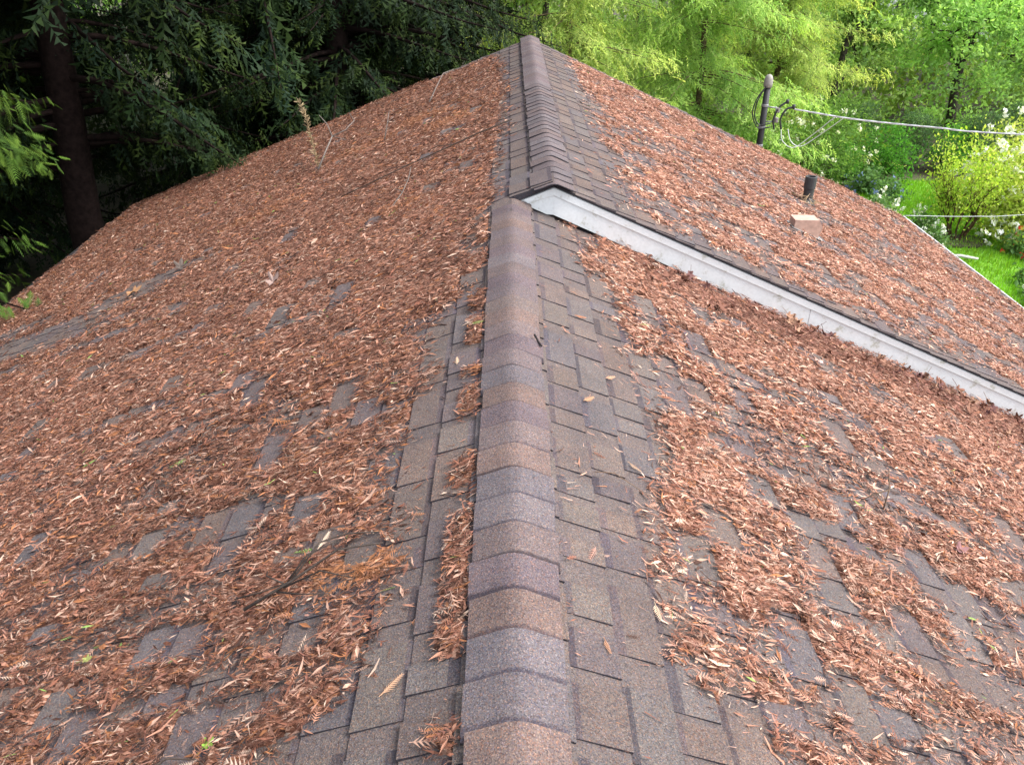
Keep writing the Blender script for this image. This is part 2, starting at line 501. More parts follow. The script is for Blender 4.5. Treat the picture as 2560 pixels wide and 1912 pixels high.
# split into convex pieces that share one board
mb = MB()
def plate(pts, y0, y1):
    mb.prism([(x, y0, z) for x, z in pts], (0, y1 - y0, 0))
plate([(0.05, S*0.05-0.012), (0.06, -S*0.06+0.02), (0.225, -S*0.225+0.02), (0.265, up(0.265, HB)), (XO, ZO-0.014)], YF - .017, YF + 0.003)
hb_ = lambda x: HB + .028*(x/x1)
for xa, xb in ((XO, 2.02), (2.0235, 4.15), (4.1535, x1)):
    if xa != XO: mb = MB()
    zb = up(xa, HB) if xa == XO else up(xa, hb_(xa))
    plate([(xa, up(xa, 0.014)), (xa, zb), (xb, up(xb, hb_(xb))), (xb, up(xb, 0.014))], YF - .017, YF + 0.003)
    part(mb, 'rake_board', M['paint'])
mb = MB()
plate([(0.075, S*0.075-0.014), (0.10, S*0.10-0.045), (XO, ZO-0.062), (XO, ZO-0.016)], YF - 0.024, YF - 0.0175)
plate([(XO, ZO-0.016), (XO, ZO-0.062), (x1, up(x1, 0.062)), (x1, up(x1, 0.016))], YF - 0.024, YF - 0.0175)
part(mb, 'crown_strip', M['paint'])
mb = MB()
plate([(XO, ZO-HB-0.0), (x1, up(x1, HB)), (x1, up(x1, HB-0.015)), (XO, ZO-HB+0.015)], YF + 0.021, YF + 0.55)
part(mb, 'soffit', M['paint'])
mb = MB()
mb.prism([(0.02, YF+0.55, -0.02), (XO, YF+0.55, ZO-0.05), (XR-0.4, YF+0.55, up(XR-0.4, 0.05)), (XR-0.4, YF+0.55, GZ), (XL+0.45, YF+0.55, GZ), (XL+0.45, YF+0.55, S*(XL+0.45)-0.06)], (0, 0.12, 0))
mb.prism([(XO, YB-0.5, ZO-0.06), (XR-0.4, YB-0.5, up(XR-0.4, 0.06)), (XR-0.4, YB-0.5, GZ), (XL+0.45, YB-0.5, GZ), (XL+0.45, YB-0.5, S*(XL+0.45)-0.06)], (0, 0.12, 0))
mb.box((XR-0.5, YF+0.672, GZ), (XR-0.4, YB-0.502, up(XR-0.4, 0.06)))
mb.box((XL+0.45, YN, GZ), (XL+0.55, YF+0.548, S*(XL+0.45)-0.07)); mb.box((XL+0.45, YF+0.672, GZ), (XL+0.55, YB-0.502, S*(XL+0.45)-0.07))
mb.box((5.3, YN, GZ), (5.4, YF+0.548, -S*5.4-0.05))
part(mb, 'wall', M['siding'])
# gutters
def gutter(x, z, y0, y1, sgn):
    mb = MB()
    pr = [(0, 0), (0, -0.1), (sgn*0.07, -0.1), (sgn*0.10, -0.06), (sgn*0.115, 0.0), (sgn*0.10, 0.002), (sgn*0.065, -0.085), (sgn*0.012, -0.085), (sgn*0.012, 0)]
    n = len(pr)
    v = [(x+a, y0, z+b) for a, b in pr] + [(x+a, y1, z+b) for a, b in pr]
    q = [(i, (i+1) % n, n+(i+1) % n, n+i) for i in range(n)]
    mb.add(v, q); return mb
part(gutter(XR - 0.02, up(XR) - 0.012, YF - 0.02, YB + 0.02, 1), 'gutter', M['paint'])
part(gutter(XL - 0.04, S*XL - 0.05, YN, YB, -1), 'gutter', M['mast'])
# far rake trim
mb = MB()
mb.prism([(XO, YB-0.018, ZO-0.01), (XR, YB-0.018, up(XR, 0.01)), (XR, YB-0.018, up(XR, 0.17)), (XO, YB-0.018, ZO-0.17)], (0, 0.02, 0))
mb.prism([(XO, YB-0.018, ZO-0.01), (XL, YB-0.018, S*XL-0.01), (XL, YB-0.018, S*XL-0.17), (XO, YB-0.018, ZO-0.17)], (0, 0.02, 0))
part(mb, 'far_rake_trim', M['paint'])

# ================================================================ leaf litter
def tab_bare(key, t_start, y, t):
    """0..1 random of the tab a point lies on (tabs shed the litter that catches at their edges)"""
    k = np.floor((t - t_start) / E_).astype(int)
    out = np.full(len(y), 0.5); frac = (t - t_start) / E_ - k
    for kk in np.unique(k):
        lst = course_tabs.get((key, int(kk)))
        if not lst: continue
        m = k == kk
        ys = np.array([a[0] for a in lst]); ye = np.array([a[1] for a in lst]); bb = np.array([a[2] for a in lst])
        ix = np.clip(np.searchsorted(ys, y[m]) - 1, 0, len(lst)-1)
        v = bb[ix]
        out[m] = np.where(y[m] > ye[ix], np.minimum(v + 0.2, 1), v)
    return out, frac

XB_L = (np.array([0, 1.3, 1.45, 1.6, 1.75, 1.9, 2.07, 2.4, 2.65, 2.95, 3.5, 3.8, 4.07, 4.5, 5.2, 5.5, 6.8, 7.0, 9.1, 11.1, 12.5]),
        np.array([.55, .52, .47, .38, .36, .31, .31, .36, .42, .29, .37, .34, .20, .17, .18, .03, .12, .0, .01, .07, .2]))
XB_R = (np.array([0, 1.3, 1.56, 1.7, 1.87, 2.02, 2.17, 2.35, 2.53, 2.87, 3.18, 3.46, 3.94, 4.43, 4.7, 5.3]),
        np.array([.8, .7, .55, .42, .42, .40, .43, .42, .46, .53, .56, .50, .48, .47, .36, .32]))
BARE_L = [(-4.35, 6.7, .75, .30), (-4.6, 7.3, .5, .16), (-3.7, 6.75, .9, .10), (-4.9, 6.7, .5, .2), (-3.0, 5.9, .5, .08), (-2.4, 5.2, .4, .07), (-2.1, 4.1, .35, .06), (-1.6, 3.6, .25, .06), (-1.3, 4.6, .3, .06), (-3.25, 7.0, .5, .22), (-4.0, 6.5, .8, .16), (-4.4, 6.0, .7, .14), (-3.4, 6.3, .6, .10), (-2.85, 7.2, .4, .12), (-0.62, 3.05, .22, .06), (-0.95, 2.6, .14, .07), (-0.95, 1.75, .16, .05), (-0.68, 2.25, .12, .05), (-0.75, 1.62, .14, .06)]
BARE_U = [(2.72, 7.58, .15, .11), (2.95, 7.42, .14, .22), (1.6, 6.4, .30, .10), (1.1, 6.0, .2, .10), (1.9, 7.6, .35, .10), (1.4, 8.4, .4, .09), (3.5, 6.6, .4, .08)]
BARE_R = [(1.1, 4.0, .2, .07), (0.95, 3.1, .14, .07), (1.25, 2.7, .15, .07), (1.75, 2.55, .22, .08), (1.5, 2.05, .2, .08), (1.05, 1.75, .16, .07), (2.0, 2.1, .25, .08), (0.78, 1.62, .10, .06), (1.9, 3.2, .25, .07), (2.3, 2.7, .2, .08), (1.35, 1.6, .12, .05)]

def density(which, y, t):
    slope = {'L': SL, 'R': SR, 'U': SU}[which]
    p = slope.P(y, t); x = p[:, 0]; ax = np.abs(x)
    wob = (fbm(y*3.1 + 5, t*3.1) - 0.5) * 0.30 + (fbm(y*11, t*11 + 4) - 0.5) * 0.14
    streak = fbm(y*5.5 + 0.8*t, t*1.6 + 11)           # longer down the slope than across
    fine = fbm(y*16, t*9 + 2)
    if which == 'L':
        tb, fr = tab_bare('L', 0.0, y, t)
        tb2, fr2 = tab_bare('LU', -2*E_, y, t)
        far = y > YF - 0.04
        tb = np.where(far, tb2, tb); fr = np.where(far, fr2, fr)
        edge = np.interp(y, *XB_L)
        d = sstep(-0.06, 0.17, -x - edge + wob*0.7)
        near = sstep(4.4, 2.2, y) * sstep(2.6, 0.9, ax)
        pb = 0.10 + 0.19*near
        d *= 1 - 0.93*(tb < pb)*(fr > 0.1)
        d *= 0.30 + 1.05*sstep(0.22, 0.58, streak + 0.2*(1-near))
        d *= 0.55 + 0.6*sstep(0.3, 0.6, fine)
        for (bx, by, rx, ry) in BARE_L:
            e = ((x-bx)/rx)**2 + ((y-by)/ry)**2 + (fine-0.5)*1.2
            d *= 0.12 + 0.88*sstep(0.7, 1.3, e)
        strip = sstep(0.215, 0.185, ax) * sstep(0.115, 0.125, ax) * sstep(0.40, 0.52, fbm(y*4.2 + 3, 0*y + 1.5)) * (y < 5.2) * (x < 0)
        d = np.maximum(d, strip * 1.1)
        d *= np.where(far & (y > YB - 0.5) & (t < 1.2), sstep(YB - 0.1, YB - 0.5, y + wob), 1.0)
    elif which == 'R':
        tb, fr = tab_bare('R', 0.0, y, t)
        edge = np.interp(y, *XB_R)
        d = sstep(-0.04, 0.14, x - edge + wob*0.6)
        near = sstep(4.2, 2.0, y)
        d *= 1 - 0.94*(tb < 0.10 + 0.27*near + 0.30*sstep(3.0, 3.5, y)*sstep(1.5, .9, x))*(fr > 0.06)
        d *= 0.22 + 1.1*sstep(0.28, 0.6, streak + 0.12*(1-near))
        d *= 0.5 + 0.65*sstep(0.3, 0.6, fine)
        for (bx, by, rx, ry) in BARE_R:
            e = ((x-bx)/rx)**2 + ((y-by)/ry)**2 + (fine-0.5)*1.2
            d *= 0.08 + 0.92*sstep(0.7, 1.3, e)
        heap = sstep(YF - 0.75, YF - 0.35, y + wob) * sstep(0.35, 0.75, x) * (1 - .85*sstep(YF-.16, YF-.04, y)*sstep(2.2, 1.2, x))
        d = np.maximum(d, heap * 1.25)
        d *= np.where(y > YF + 0.05, 0.4, 1)
    else:
        tb, fr = tab_bare('U', 0.0, y, t)
        d = .9*sstep(-0.06, 0.26, x - 0.70 + wob*0.5)
        d *= 1 - 0.85*(tb < 0.30)*(fr > 0.1)
        d *= 0.25 + 1.0*sstep(0.28, 0.58, streak)
        d *= 0.6 + 0.5*sstep(0.3, 0.6, fine)
        d *= sstep(0.02, 0.22, y - YF + wob*0.5)
        d *= np.where(x < 3.2, sstep(YB - 0.10, YB - 0.62, y + wob*0.4), sstep(YB, YB - 0.1, y))
        for (bx, by, rx, ry) in BARE_U:
            e = ((x-bx)/rx)**2 + ((y-by)/ry)**2 + (fine-0.5)*1.2
            d *= 0.15 + 0.85*sstep(0.7, 1.3, e)
    return d

# templates, lengths about 1 along x
T_LENS = (np.array([(-.5,0,0),(0,.095,.05),(.5,0,.02),(0.02,-.09,.045)]), [(0,3,2),(0,2,1)])
T_OVAL = (np.array([(-.5,0,.03),(-.1,.24,.10),(.35,.15,.02),(.5,-.05,.06),(-.1,-.24,.11)]), [(0,4,1),(1,4,2),(4,3,2)])
T_NEED = (np.array([(-.5,.022,0),(.5,0,.03),(-.5,-.022,0)]), [(0,2,1)])
def ribbon():
    xs = np.linspace(-.5, .5, 3); wd = [.03,.075,.012]; zz = [.10,.0,.13]
    v = []
    for x, a, z in zip(xs, wd, zz): v += [(x, a, z), (x, -a, z+.02)]
    return np.array(v), [(2*i, 2*i+1, 2*i+3) for i in range(2)] + [(2*i, 2*i+3, 2*i+2) for i in range(2)]
T_RIB = ribbon()
def frond(n=6, spread=0.26, wd=0.05, droop=0.12, fwd=0.10):
    v = [(-.5,.012,0),(-.5,-.012,0),(.5,0,-droop)]; f = [(0,1,2)]
    for i in range(n):
        x = -.38 + .8*i/n; L = spread*(1 - (i/n)**1.5*0.75) * (0.75 if i == 0 else 1)
        z = -droop*(x+.5)**2
        for sg in (1, -1):
            k = len(v)
            v += [(x-wd*.5, 0, z), (x+wd*.5, 0, z), (x+fwd+L*.42, sg*L, z-L*.25)]
            f.append((k, k+1, k+2) if sg < 0 else (k+1, k, k+2))
    return np.array(v), f
T_FRO = frond(6, 0.22, 0.075, 0.10)

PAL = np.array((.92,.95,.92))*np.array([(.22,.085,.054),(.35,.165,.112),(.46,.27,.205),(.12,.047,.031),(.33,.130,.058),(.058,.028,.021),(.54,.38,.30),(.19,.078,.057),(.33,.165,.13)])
PW = dict(L=[.22,.18,.11,.17,.10,.12,.03,.05,.02], R=[.17,.21,.19,.11,.05,.10,.05,.06,.06], U=[.15,.23,.23,.07,.04,.05,.05,.07,.11])  # L leans darker: part redder litter, part the slope's shade

def basis(yaw, slope, pitch, rollv, size, aspect):
    """piece axes in the slope frame: x along the piece, z near the slope normal"""
    N_ = len(yaw)
    ey = np.array([0, 1.0, 0]); et = slope.e; n = slope.n
    dx = np.cos(yaw)[:, None]*et + np.sin(yaw)[:, None]*ey
    dy = np.cross(n, dx)
    dx2 = dx*np.cos(pitch)[:, None] + n*np.sin(pitch)[:, None]
    n2 = np.cross(dx2, dy)
    dy2 = dy*np.cos(rollv)[:, None] + n2*np.sin(rollv)[:, None]
    n3 = np.cross(dx2, dy2)
    return np.stack([dx2*size[:, None], dy2*(size*aspect)[:, None], n3*size[:, None]], axis=2)

RUSSET = [(-.47, 2.06, .16, .085, .95), (-.40, 2.62, .08, .05, .5), (-.55, 8.8, .35, .25, .7), (-.85, 9.6, .4, .3, .6), (-1.5, 9.3, .5, .2, .5), (-2.3, 8.0, .5, .2, .5), (-.9, 6.2, .3, .15, .5)]
def make_litter(which, y0, y1, t0, t1, label):
    slope = {'L': SL, 'R': SR, 'U': SU}[which]
    area = (y1-y0)*(t1-t0)
    n = int(area * 18300)
    y = rng.uniform(y0, y1, n); t = rng.uniform(t0, t1, n)
    p = slope.P(y, t)
    D = np.linalg.norm(p - CAM, axis=1)
    sz = np.clip(D/3.6, 1, 1.3)
    keep = rng.random(n) < 1.0/sz**2*np.where(D > 4.5, .60, 1.0)
    if which == 'L': keep &= ~((y < 3) & (p[:, 0] < -1.2 - 0.95*y) & (rng.random(n) < 0.75)); keep &= ~((y > YF) & (t < -0.27))
    if which == 'L': keep &= ~((y < YF) & (t < 0.1))
    if which == 'R': keep &= ~((p[:, 0] > 1.0 + 0.7*y) & (rng.random(n) < 0.75)); keep &= t > 0.1
    if which == 'U': keep &= ~((p[:, 0] > 0.72*y + 1) & (rng.random(n) < 0.6))
    y, t, D, sz = y[keep], t[keep], D[keep], sz[keep]
    d = density(which, y, t)
    loose = 0.006 + 0.02*sstep(0.42, 0.6, fbm(y*3, t*3+8))
    u = rng.random(len(y))
    isloose = u > np.minimum(d, 1)
    k2 = (u < d) | (rng.random(len(y)) < loose)
    y, t, D, sz, d, isloose = y[k2], t[k2], D[k2], sz[k2], d[k2], isloose[k2]
    n = len(y)
    depth = 0.003 + 0.016*np.clip(d, 0, 1.3)*rng.random(n)**1.3*np.minimum(sz, 1.6)
    if which == 'R':
        hp = sstep(YF-0.6, YF-0.25, y) * sstep(YF+.05, YF-0.15, y) * sstep(0.5, 1.4, slope.P(y, t)[:, 0])
        depth += hp*0.035*rng.random(n)**0.7
    depth[isloose] = 0.004
    base = 0.0075 + 0.008*rng.random(n) + 0.008*(d > .6)
    lo = lift(slope, y, t)
    pos = slope.P(y, t, base + depth + lo)
    streaky = rng.random(n) < 0.5
    yaw = np.where(streaky, rng.normal(0, 0.45, n), rng.uniform(-math.pi, math.pi, n)) + math.pi*(rng.random(n) < 0.5)
    pitch = rng.normal(0, 0.22, n)*np.where(isloose, 0.15, 1); rl = rng.normal(0, 0.42, n)*np.where(isloose, 0.2, 1)
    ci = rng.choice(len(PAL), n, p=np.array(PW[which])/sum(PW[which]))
    patch = fbm(y*1.3+20, t*1.3+4)
    c = PAL[ci] * rng.uniform(0.72, 1.28, n)[:, None] * {'L': .90, 'R': 1.03, 'U': 1.18}[which]   # left slope's shade put into L's tone; drier, paler litter in the open
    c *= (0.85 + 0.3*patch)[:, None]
    px_ = slope.P(y, t)[:, 0]; orange = np.zeros(n)          # russet needle drifts
    for bx, by, rx, ry, k_ in (RUSSET if which == 'L' else []):
        orange = np.maximum(orange, k_*sstep(1.3, .5, ((px_-bx)/rx)**2 + ((y-by)/ry)**2 + rng.normal(0, .15, n)))
    c = c*(1-0.6*orange[:, None]) + np.array((.36,.15,.06))*0.6*orange[:, None]
    green = rng.random(n) < 0.0022
    c[green] = np.array((.16,.24,.06))*rng.uniform(0.8, 1.4, (green.sum(), 1))
    if which == 'R':
        dk_ = (hp > 0.2) & (rng.random(n) < 0.65)
        c[dk_] = np.array((.16,.07,.05))*rng.uniform(0.6, 1.5, (dk_.sum(), 1))
    u = rng.random(n)
    nearm = D < 4.2
    kind = np.where(nearm, np.select([u < .34, u < .49, u < .62, u < .93], [0, 1, 2, 3], 4), np.select([u < .74, u < .75, u < .79, u < .93], [0, 1, 2, 3], 4))
    kind[isloose & (rng.random(n) < 0.75)] = 3
    mb = MB()
    for kk, (tm, Lm, asp) in enumerate([(T_LENS, 0.0235, 1.0), (T_FRO, 0.043, 0.85), (T_RIB, 0.030, 0.8), (T_NEED, 0.022, 1.5), (T_OVAL, 0.0145, 0.9)]):
        m = kind == kk
        L = Lm*np.clip(rng.lognormal(-.05, 0.46, m.sum()), .3, 2.6)*sz[m]
        mats = basis(yaw[m], slope, pitch[m], rl[m], L, asp*rng.uniform(0.75, 1.25, m.sum()))
        pp = pos[m] + slope.n*(L*0.02)[:, None]
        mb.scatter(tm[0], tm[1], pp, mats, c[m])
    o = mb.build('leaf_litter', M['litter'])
    tag(o, label, 'leaf litter', kind='stuff')
    return n
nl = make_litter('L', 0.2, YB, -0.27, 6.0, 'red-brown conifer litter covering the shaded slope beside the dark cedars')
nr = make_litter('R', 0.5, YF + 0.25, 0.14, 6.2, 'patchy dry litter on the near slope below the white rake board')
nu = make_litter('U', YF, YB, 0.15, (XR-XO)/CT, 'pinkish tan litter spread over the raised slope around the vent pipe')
print('litter pieces', nl, nr, nu)

def mat_mat():
    m, nt, b = mat('matted_needles')
    geo = N(nt, 'ShaderNodeNewGeometry')
    mp = N(nt, 'ShaderNodeMapping'); mp.inputs['Scale'].default_value = (55, 130, 55)
    wv = N(nt, 'ShaderNodeTexNoise', Scale=14.0, Detail=2.0)
    nt.links.new(geo.outputs['Position'], wv.inputs['Vector'])
    ad = N(nt, 'ShaderNodeVectorMath', operation='MULTIPLY_ADD'); ad.inputs[1].default_value = (.05, .05, .05)
    nt.links.new(wv.outputs['Color'], ad.inputs[0]); nt.links.new(geo.outputs['Position'], ad.inputs[2])
    nt.links.new(ad.outputs[0], mp.inputs['Vector'])
    vo = N(nt, 'ShaderNodeTexVoronoi', Scale=1.0); nt.links.new(mp.outputs[0], vo.inputs['Vector'])
    sc = N(nt, 'ShaderNodeSeparateColor'); nt.links.new(vo.outputs['Color'], sc.inputs[0])
    c1 = ramp(nt, sc.outputs[0], [(0.0, (.045,.023,.017)), (.25, (.11,.05,.034)), (.5, (.19,.085,.055)), (.75, (.28,.145,.10)), (1.0, (.40,.25,.19))])
    bg_ = N(nt, 'ShaderNodeTexNoise', Scale=2.2, Detail=4.0); nt.links.new(geo.outputs['Position'], bg_.inputs['Vector'])
    c2 = ramp(nt, bg_.outputs['Fac'], [(.3, (.72,.70,.70)), (.7, (1.2,1.15,1.1))])
    nt.links.new(mulcol(nt, c1, c2), b.inputs['Base Color']); b.inputs['Roughness'].default_value = .9; b.inputs['Specular IOR Level'].default_value = .15
    bp = N(nt, 'ShaderNodeBump', Strength=.9, Distance=.006); nt.links.new(sc.outputs[1], bp.inputs['Height']); nt.links.new(bp.outputs[0], b.inputs['Normal'])
    return m
M['mat'] = mat_mat()
def make_mat(which, y0, y1, t0, t1, label):
    """the matted bed of older needles under the loose pieces, only where the litter lies thick"""
    slope = {'L': SL, 'R': SR, 'U': SU}[which]
    cs = .032
    ny, nt_ = int((y1-y0)/cs), int((t1-t0)/cs)
    yy, tt = np.meshgrid(y0 + (np.arange(ny)+.5)*cs, t0 + (np.arange(nt_)+.5)*cs, indexing='ij')
    d = density(which, yy.ravel(), tt.ravel()).reshape(ny, nt_)
    thr = np.where(yy < 4.0, .80, .62) if which != 'U' else .6
    on_ = d > thr
    vy, vt = np.meshgrid(y0 + np.arange(ny+1)*cs, t0 + np.arange(nt_+1)*cs, indexing='ij')
    cnt = np.zeros((ny+1, nt_+1)); 
    for a in (0, 1):
        for b_ in (0, 1): cnt[a:ny+a, b_:nt_+b_] += on_
    wz = .0175 + .011*fbm(vy*22, vt*22) + .006*fbm(vy*5, vt*5)
    wz = np.where(cnt >= 4, wz, np.where(cnt >= 3, .012, .002)) + lift(slope, vy, vt)
    jy = rng.uniform(-.4, .4, vy.shape)*cs; jt = rng.uniform(-.4, .4, vy.shape)*cs
    P = slope.P(vy + jy, vt + jt, wz).reshape(-1, 3)
    ii, jj = np.nonzero(on_); st = nt_+1
    q = np.stack([ii*st+jj, (ii+1)*st+jj, (ii+1)*st+jj+1, ii*st+jj+1], axis=1)
    usedv, inv = np.unique(q.ravel(), return_inverse=True)
    mb = MB(); mb.add(P[usedv], inv.reshape(-1, 4))
    tag(mb.build('needle_mat', M['mat'], None, smooth=False), label, 'needle mat', kind='stuff')
make_mat('L', 0.4, YB - .02, .1, 6.0, 'matted bed of old needles under the litter of the shaded slope')
make_mat('R', 0.8, YF + .2, .2, 6.1, 'matted bed of old needles under the litter of the near slope')
make_mat('U', YF, YB - .02, .2, (XR-XO)/CT - .01, 'matted bed of old needles under the litter of the raised slope')

# ---------------------------------------------------------------- single dead fronds, leaves and twigs that can be picked out
def on(slope, x, y, w_=0.02):
    t = (x - slope.O[0]) / (slope.sx*CT)
    return slope.P(y, t, w_).reshape(3)
def frame(slope, yaw, pitch=0.0):
    m = basis(np.array([yaw]), slope, np.array([pitch]), np.array([0.0]), np.array([1.0]), 1.0)[0]
    return m
def single_frond(slope, x, y, L, yaw, c, label, n=9, pitch=0.05):
    v, f = frond(n, 0.20, 0.06, 0.03)
    v = v + np.array((0, 0, 1.0))*0.05*np.abs(v[:, 1:2])
    mb = MB(); m = frame(slope, yaw, pitch)
    vv = (v*L) @ m.T
    mb.add(vv, tris=f, c=np.array(c)*1.0)
    k = len(vv); mb.add(vv - slope.n*0.0012, tris=[tuple(reversed(a)) for a in f], c=np.array(c)*0.9)
    mb.tube([m @ np.array((-.5*L - 0.006, 0, 0.001)), m @ np.array((0, 0, 0.001)), m @ np.array((.42*L, 0, -0.001))], [0.0012, 0.001, 0.0005], 4, np.array(c)*0.8)
    o = mb.build('dead_frond', M['litter'], None, origin=(0, 0, 0)); o.location = on(slope, x, y, 0.020 + 0.02*L)
    tag(o, label, 'frond', 'fallen conifer fronds lying loose on bare shingles')
single_frond(SR, 0.405, 1.86, 0.075, -1.45, (.56,.43,.30), 'pale cream frond lying alone on bare shingles beside a litter clump')
single_frond(SR, 0.235, 1.655, 0.052, -1.3, (.46,.24,.14), 'short orange-brown frond across a shingle joint close to the ridge')
single_frond(SR, 0.30, 3.02, 0.085, 0.9, (.46,.26,.15), 'slender tan frond curving on bare shingles far up the ridge strip')
single_frond(SR, 0.42, 3.30, 0.075, 0.8, (.52,.30,.19), 'pinkish thin frond just above the slender tan one')
single_frond(SR, 0.33, 3.85, 0.07, 0.4, (.45,.20,.11), 'rusty frond at the litter edge near the raised roof')
single_frond(SR, 0.44, 2.62, 0.06, -0.6, (.50,.33,.22), 'small tan frond beside the litter border mid way along the ridge')
single_frond(SL, -0.30, 1.55, 0.08, 2.4, (.50,.30,.19), 'tan frond on dark tabs at the lower edge of the picture')
single_frond(SL, -0.62, 2.28, 0.09, 1.9, (.60,.46,.35), 'whitish frond standing out of the litter above the black twigs')
single_frond(SL, -0.23, 3.28, 0.07, 1.5, (.56,.40,.28), 'pale curled frond beside the ridge cap edge')

def twig(name, pts_list, label, cat, c, m=None, group=None):
    mb = MB()
    P0 = np.asarray(pts_list[0][0][0], float)
    for pts, r0, r1 in pts_list:
        p = np.asarray(pts, float)
        if len(p) == 2: p = np.array([p[0], 0.5*(p[0]+p[1]) + rng.normal(0, 0.008, 3), p[1]])
        mb.tube(p, np.linspace(r0, r1, len(p)), 6, np.array(c)*rng.uniform(0.85, 1.15))
    o = mb.build(name, m or M['twig'], None, smooth=True, origin=P0)
    tag(o, label, cat, group)
    return o
A = lambda x, y, h=0.03: on(SL, x, y, h)
blk = (.045,.035,.03)
twig('twig_cluster', [([A(-.80,1.99,0.057), A(-.66,2.05,0.062), A(-.52,2.12,0.072), A(-.38,2.10,0.057)], .005, .0025), ([A(-.66,2.05,0.062), A(-.58,2.16,0.092), A(-.50,2.19,0.072), A(-.40,2.17,0.052)], .004, .0018),
                      ([A(-.68,2.03,0.062), A(-.56,2.04,0.072), A(-.46,1.98,0.057)], .0035, .0015), ([A(-.70,2.02,0.062), A(-.62,1.97,0.067), A(-.54,1.95,0.052)], .003, .0015),
                      ([A(-.68,2.04,0.072), A(-.74,2.09,0.082), A(-.76,2.14,0.062)], .003, .0015), ([A(-.66,2.05,0.072), A(-.60,2.10,0.102), A(-.51,2.13,0.097)], .004, .002), ([A(-.85,2.06,0.057), A(-.76,2.05,0.057), A(-.66,2.05,0.062)], .0025, .002)],
     'black forked twig cluster half buried in litter next to a russet needle patch', 'twig', blk)
twig('branch', [([on(SL,.03,7.48,0.060), A(-.25,7.45,0.065), A(-.55,7.38,0.065), A(-.85,7.30,0.070), A(-1.1,7.22,0.070), A(-1.4,7.16,0.065)], .007, .004), ([A(-.85,7.30,0.070), A(-1.0,7.38,0.085), A(-1.15,7.40,0.075)], .004, .002), ([A(-.45,7.4,0.065), A(-.6,7.5,0.085), A(-.68,7.52,0.075)], .004, .002)],
     'long thin dark branch lying across the shaded slope from the raised ridge', 'branch', (.05,.035,.028))
gry = (.15,.125,.11)
q0 = A(-1.97, 8.98, .05)
twig('forked_twig', [([q0, q0+np.array((.06,.20,.16)), q0+np.array((.10,.36,.26))], .010, .008), ([q0+np.array((.10,.36,.26)), q0+np.array((.04,.46,.36)), q0+np.array((-.06,.55,.44))], .007, .004),
                     ([q0+np.array((.10,.36,.26)), q0+np.array((.24,.42,.32)), q0+np.array((.32,.52,.40)), q0+np.array((.26,.58,.46))], .007, .004), ([q0+np.array((.10,.36,.26)), q0+np.array((.26,.30,.24))], .005, .003)],
     'pale grey forked twig sticking up from the litter beside the dead weed', 'twig', gry)
q1 = A(-1.28, 9.1, .05)
twig('forked_twig', [([q1, q1+np.array((.02,.12,.14)), q1+np.array((.03,.22,.24))], .006, .004), ([q1+np.array((.02,.12,.14)), q1+np.array((.08,.16,.20))], .004, .003)], 'small pale twig standing right of the larger grey forked twig', 'twig', gry)
q2 = A(-.92, 10.4, .04)
twig('forked_twig', [([q2, q2+np.array((.06,.25,.12)), q2+np.array((.14,.40,.26)), q2+np.array((.26,.44,.30))], .008, .004)], 'bent grey twig near the far edge of the shaded slope', 'twig', gry)
q3 = A(-.86, 6.25, .04)
twig('forked_twig', [([q3, q3+np.array((.06,.16,.06)), q3+np.array((.10,.25,.14)), q3+np.array((.11,.36,.2))], .005, .003), ([q3+np.array((.06,.16,.06)), q3+np.array((0,.18,.08))], .003, .002)], 'thin pale twig lying on litter left of the raised ridge end', 'twig', gry)
q4 = on(SR, 1.62, 3.05, .03)
twig('forked_twig', [([q4, q4+np.array((.03,.05,.07)), q4+np.array((.03,.10,.15))], .0035, .002), ([q4+np.array((.03,.05,.07)), q4+np.array((-.1,.02,.03))], .003, .0015)], 'thin brown twig standing in the litter below the white rake board', 'twig', (.12,.08,.055))
twig('twig', [([on(SR,.075,3.36,.045)-np.array((0,0,0)), on(SR,.105,3.28,.043)], .005, .004)], 'short black stick lying on the crown of the ridge caps', 'twig', (.03,.025,.025))
twig('twig', [([on(SR,.27,2.47,.03), on(SR,.34,2.50,.035), on(SR,.43,2.46,.03), on(SR,.50,2.44,.025)], .0016, .001)], 'hair-thin curved twig reaching from bare shingles into the litter border', 'twig', (.14,.09,.06))
twig('twig', [([on(SR,1.72,1.95,.03), on(SR,1.80,1.86,.035), on(SR,1.86,1.76,.03)], .004, .002)], 'dark bent twig on the patchy lower right shingles', 'twig', (.07,.05,.04))
twig('twig', [([A(-.98,1.46,.03), A(-.88,1.50,.04), A(-.80,1.48,.03), A(-.74,1.43,.03)], .003, .0015)], 'dark curved twig on bare tabs at the bottom edge', 'twig', (.07,.05,.04))
twig('twig', [([A(-1.05,2.72,.03), A(-.92,2.80,.04), A(-.80,2.88,.04), A(-.70,2.92,.03)], .003, .0018)], 'reddish stick along the slope in thick litter', 'twig', (.22,.12,.08))

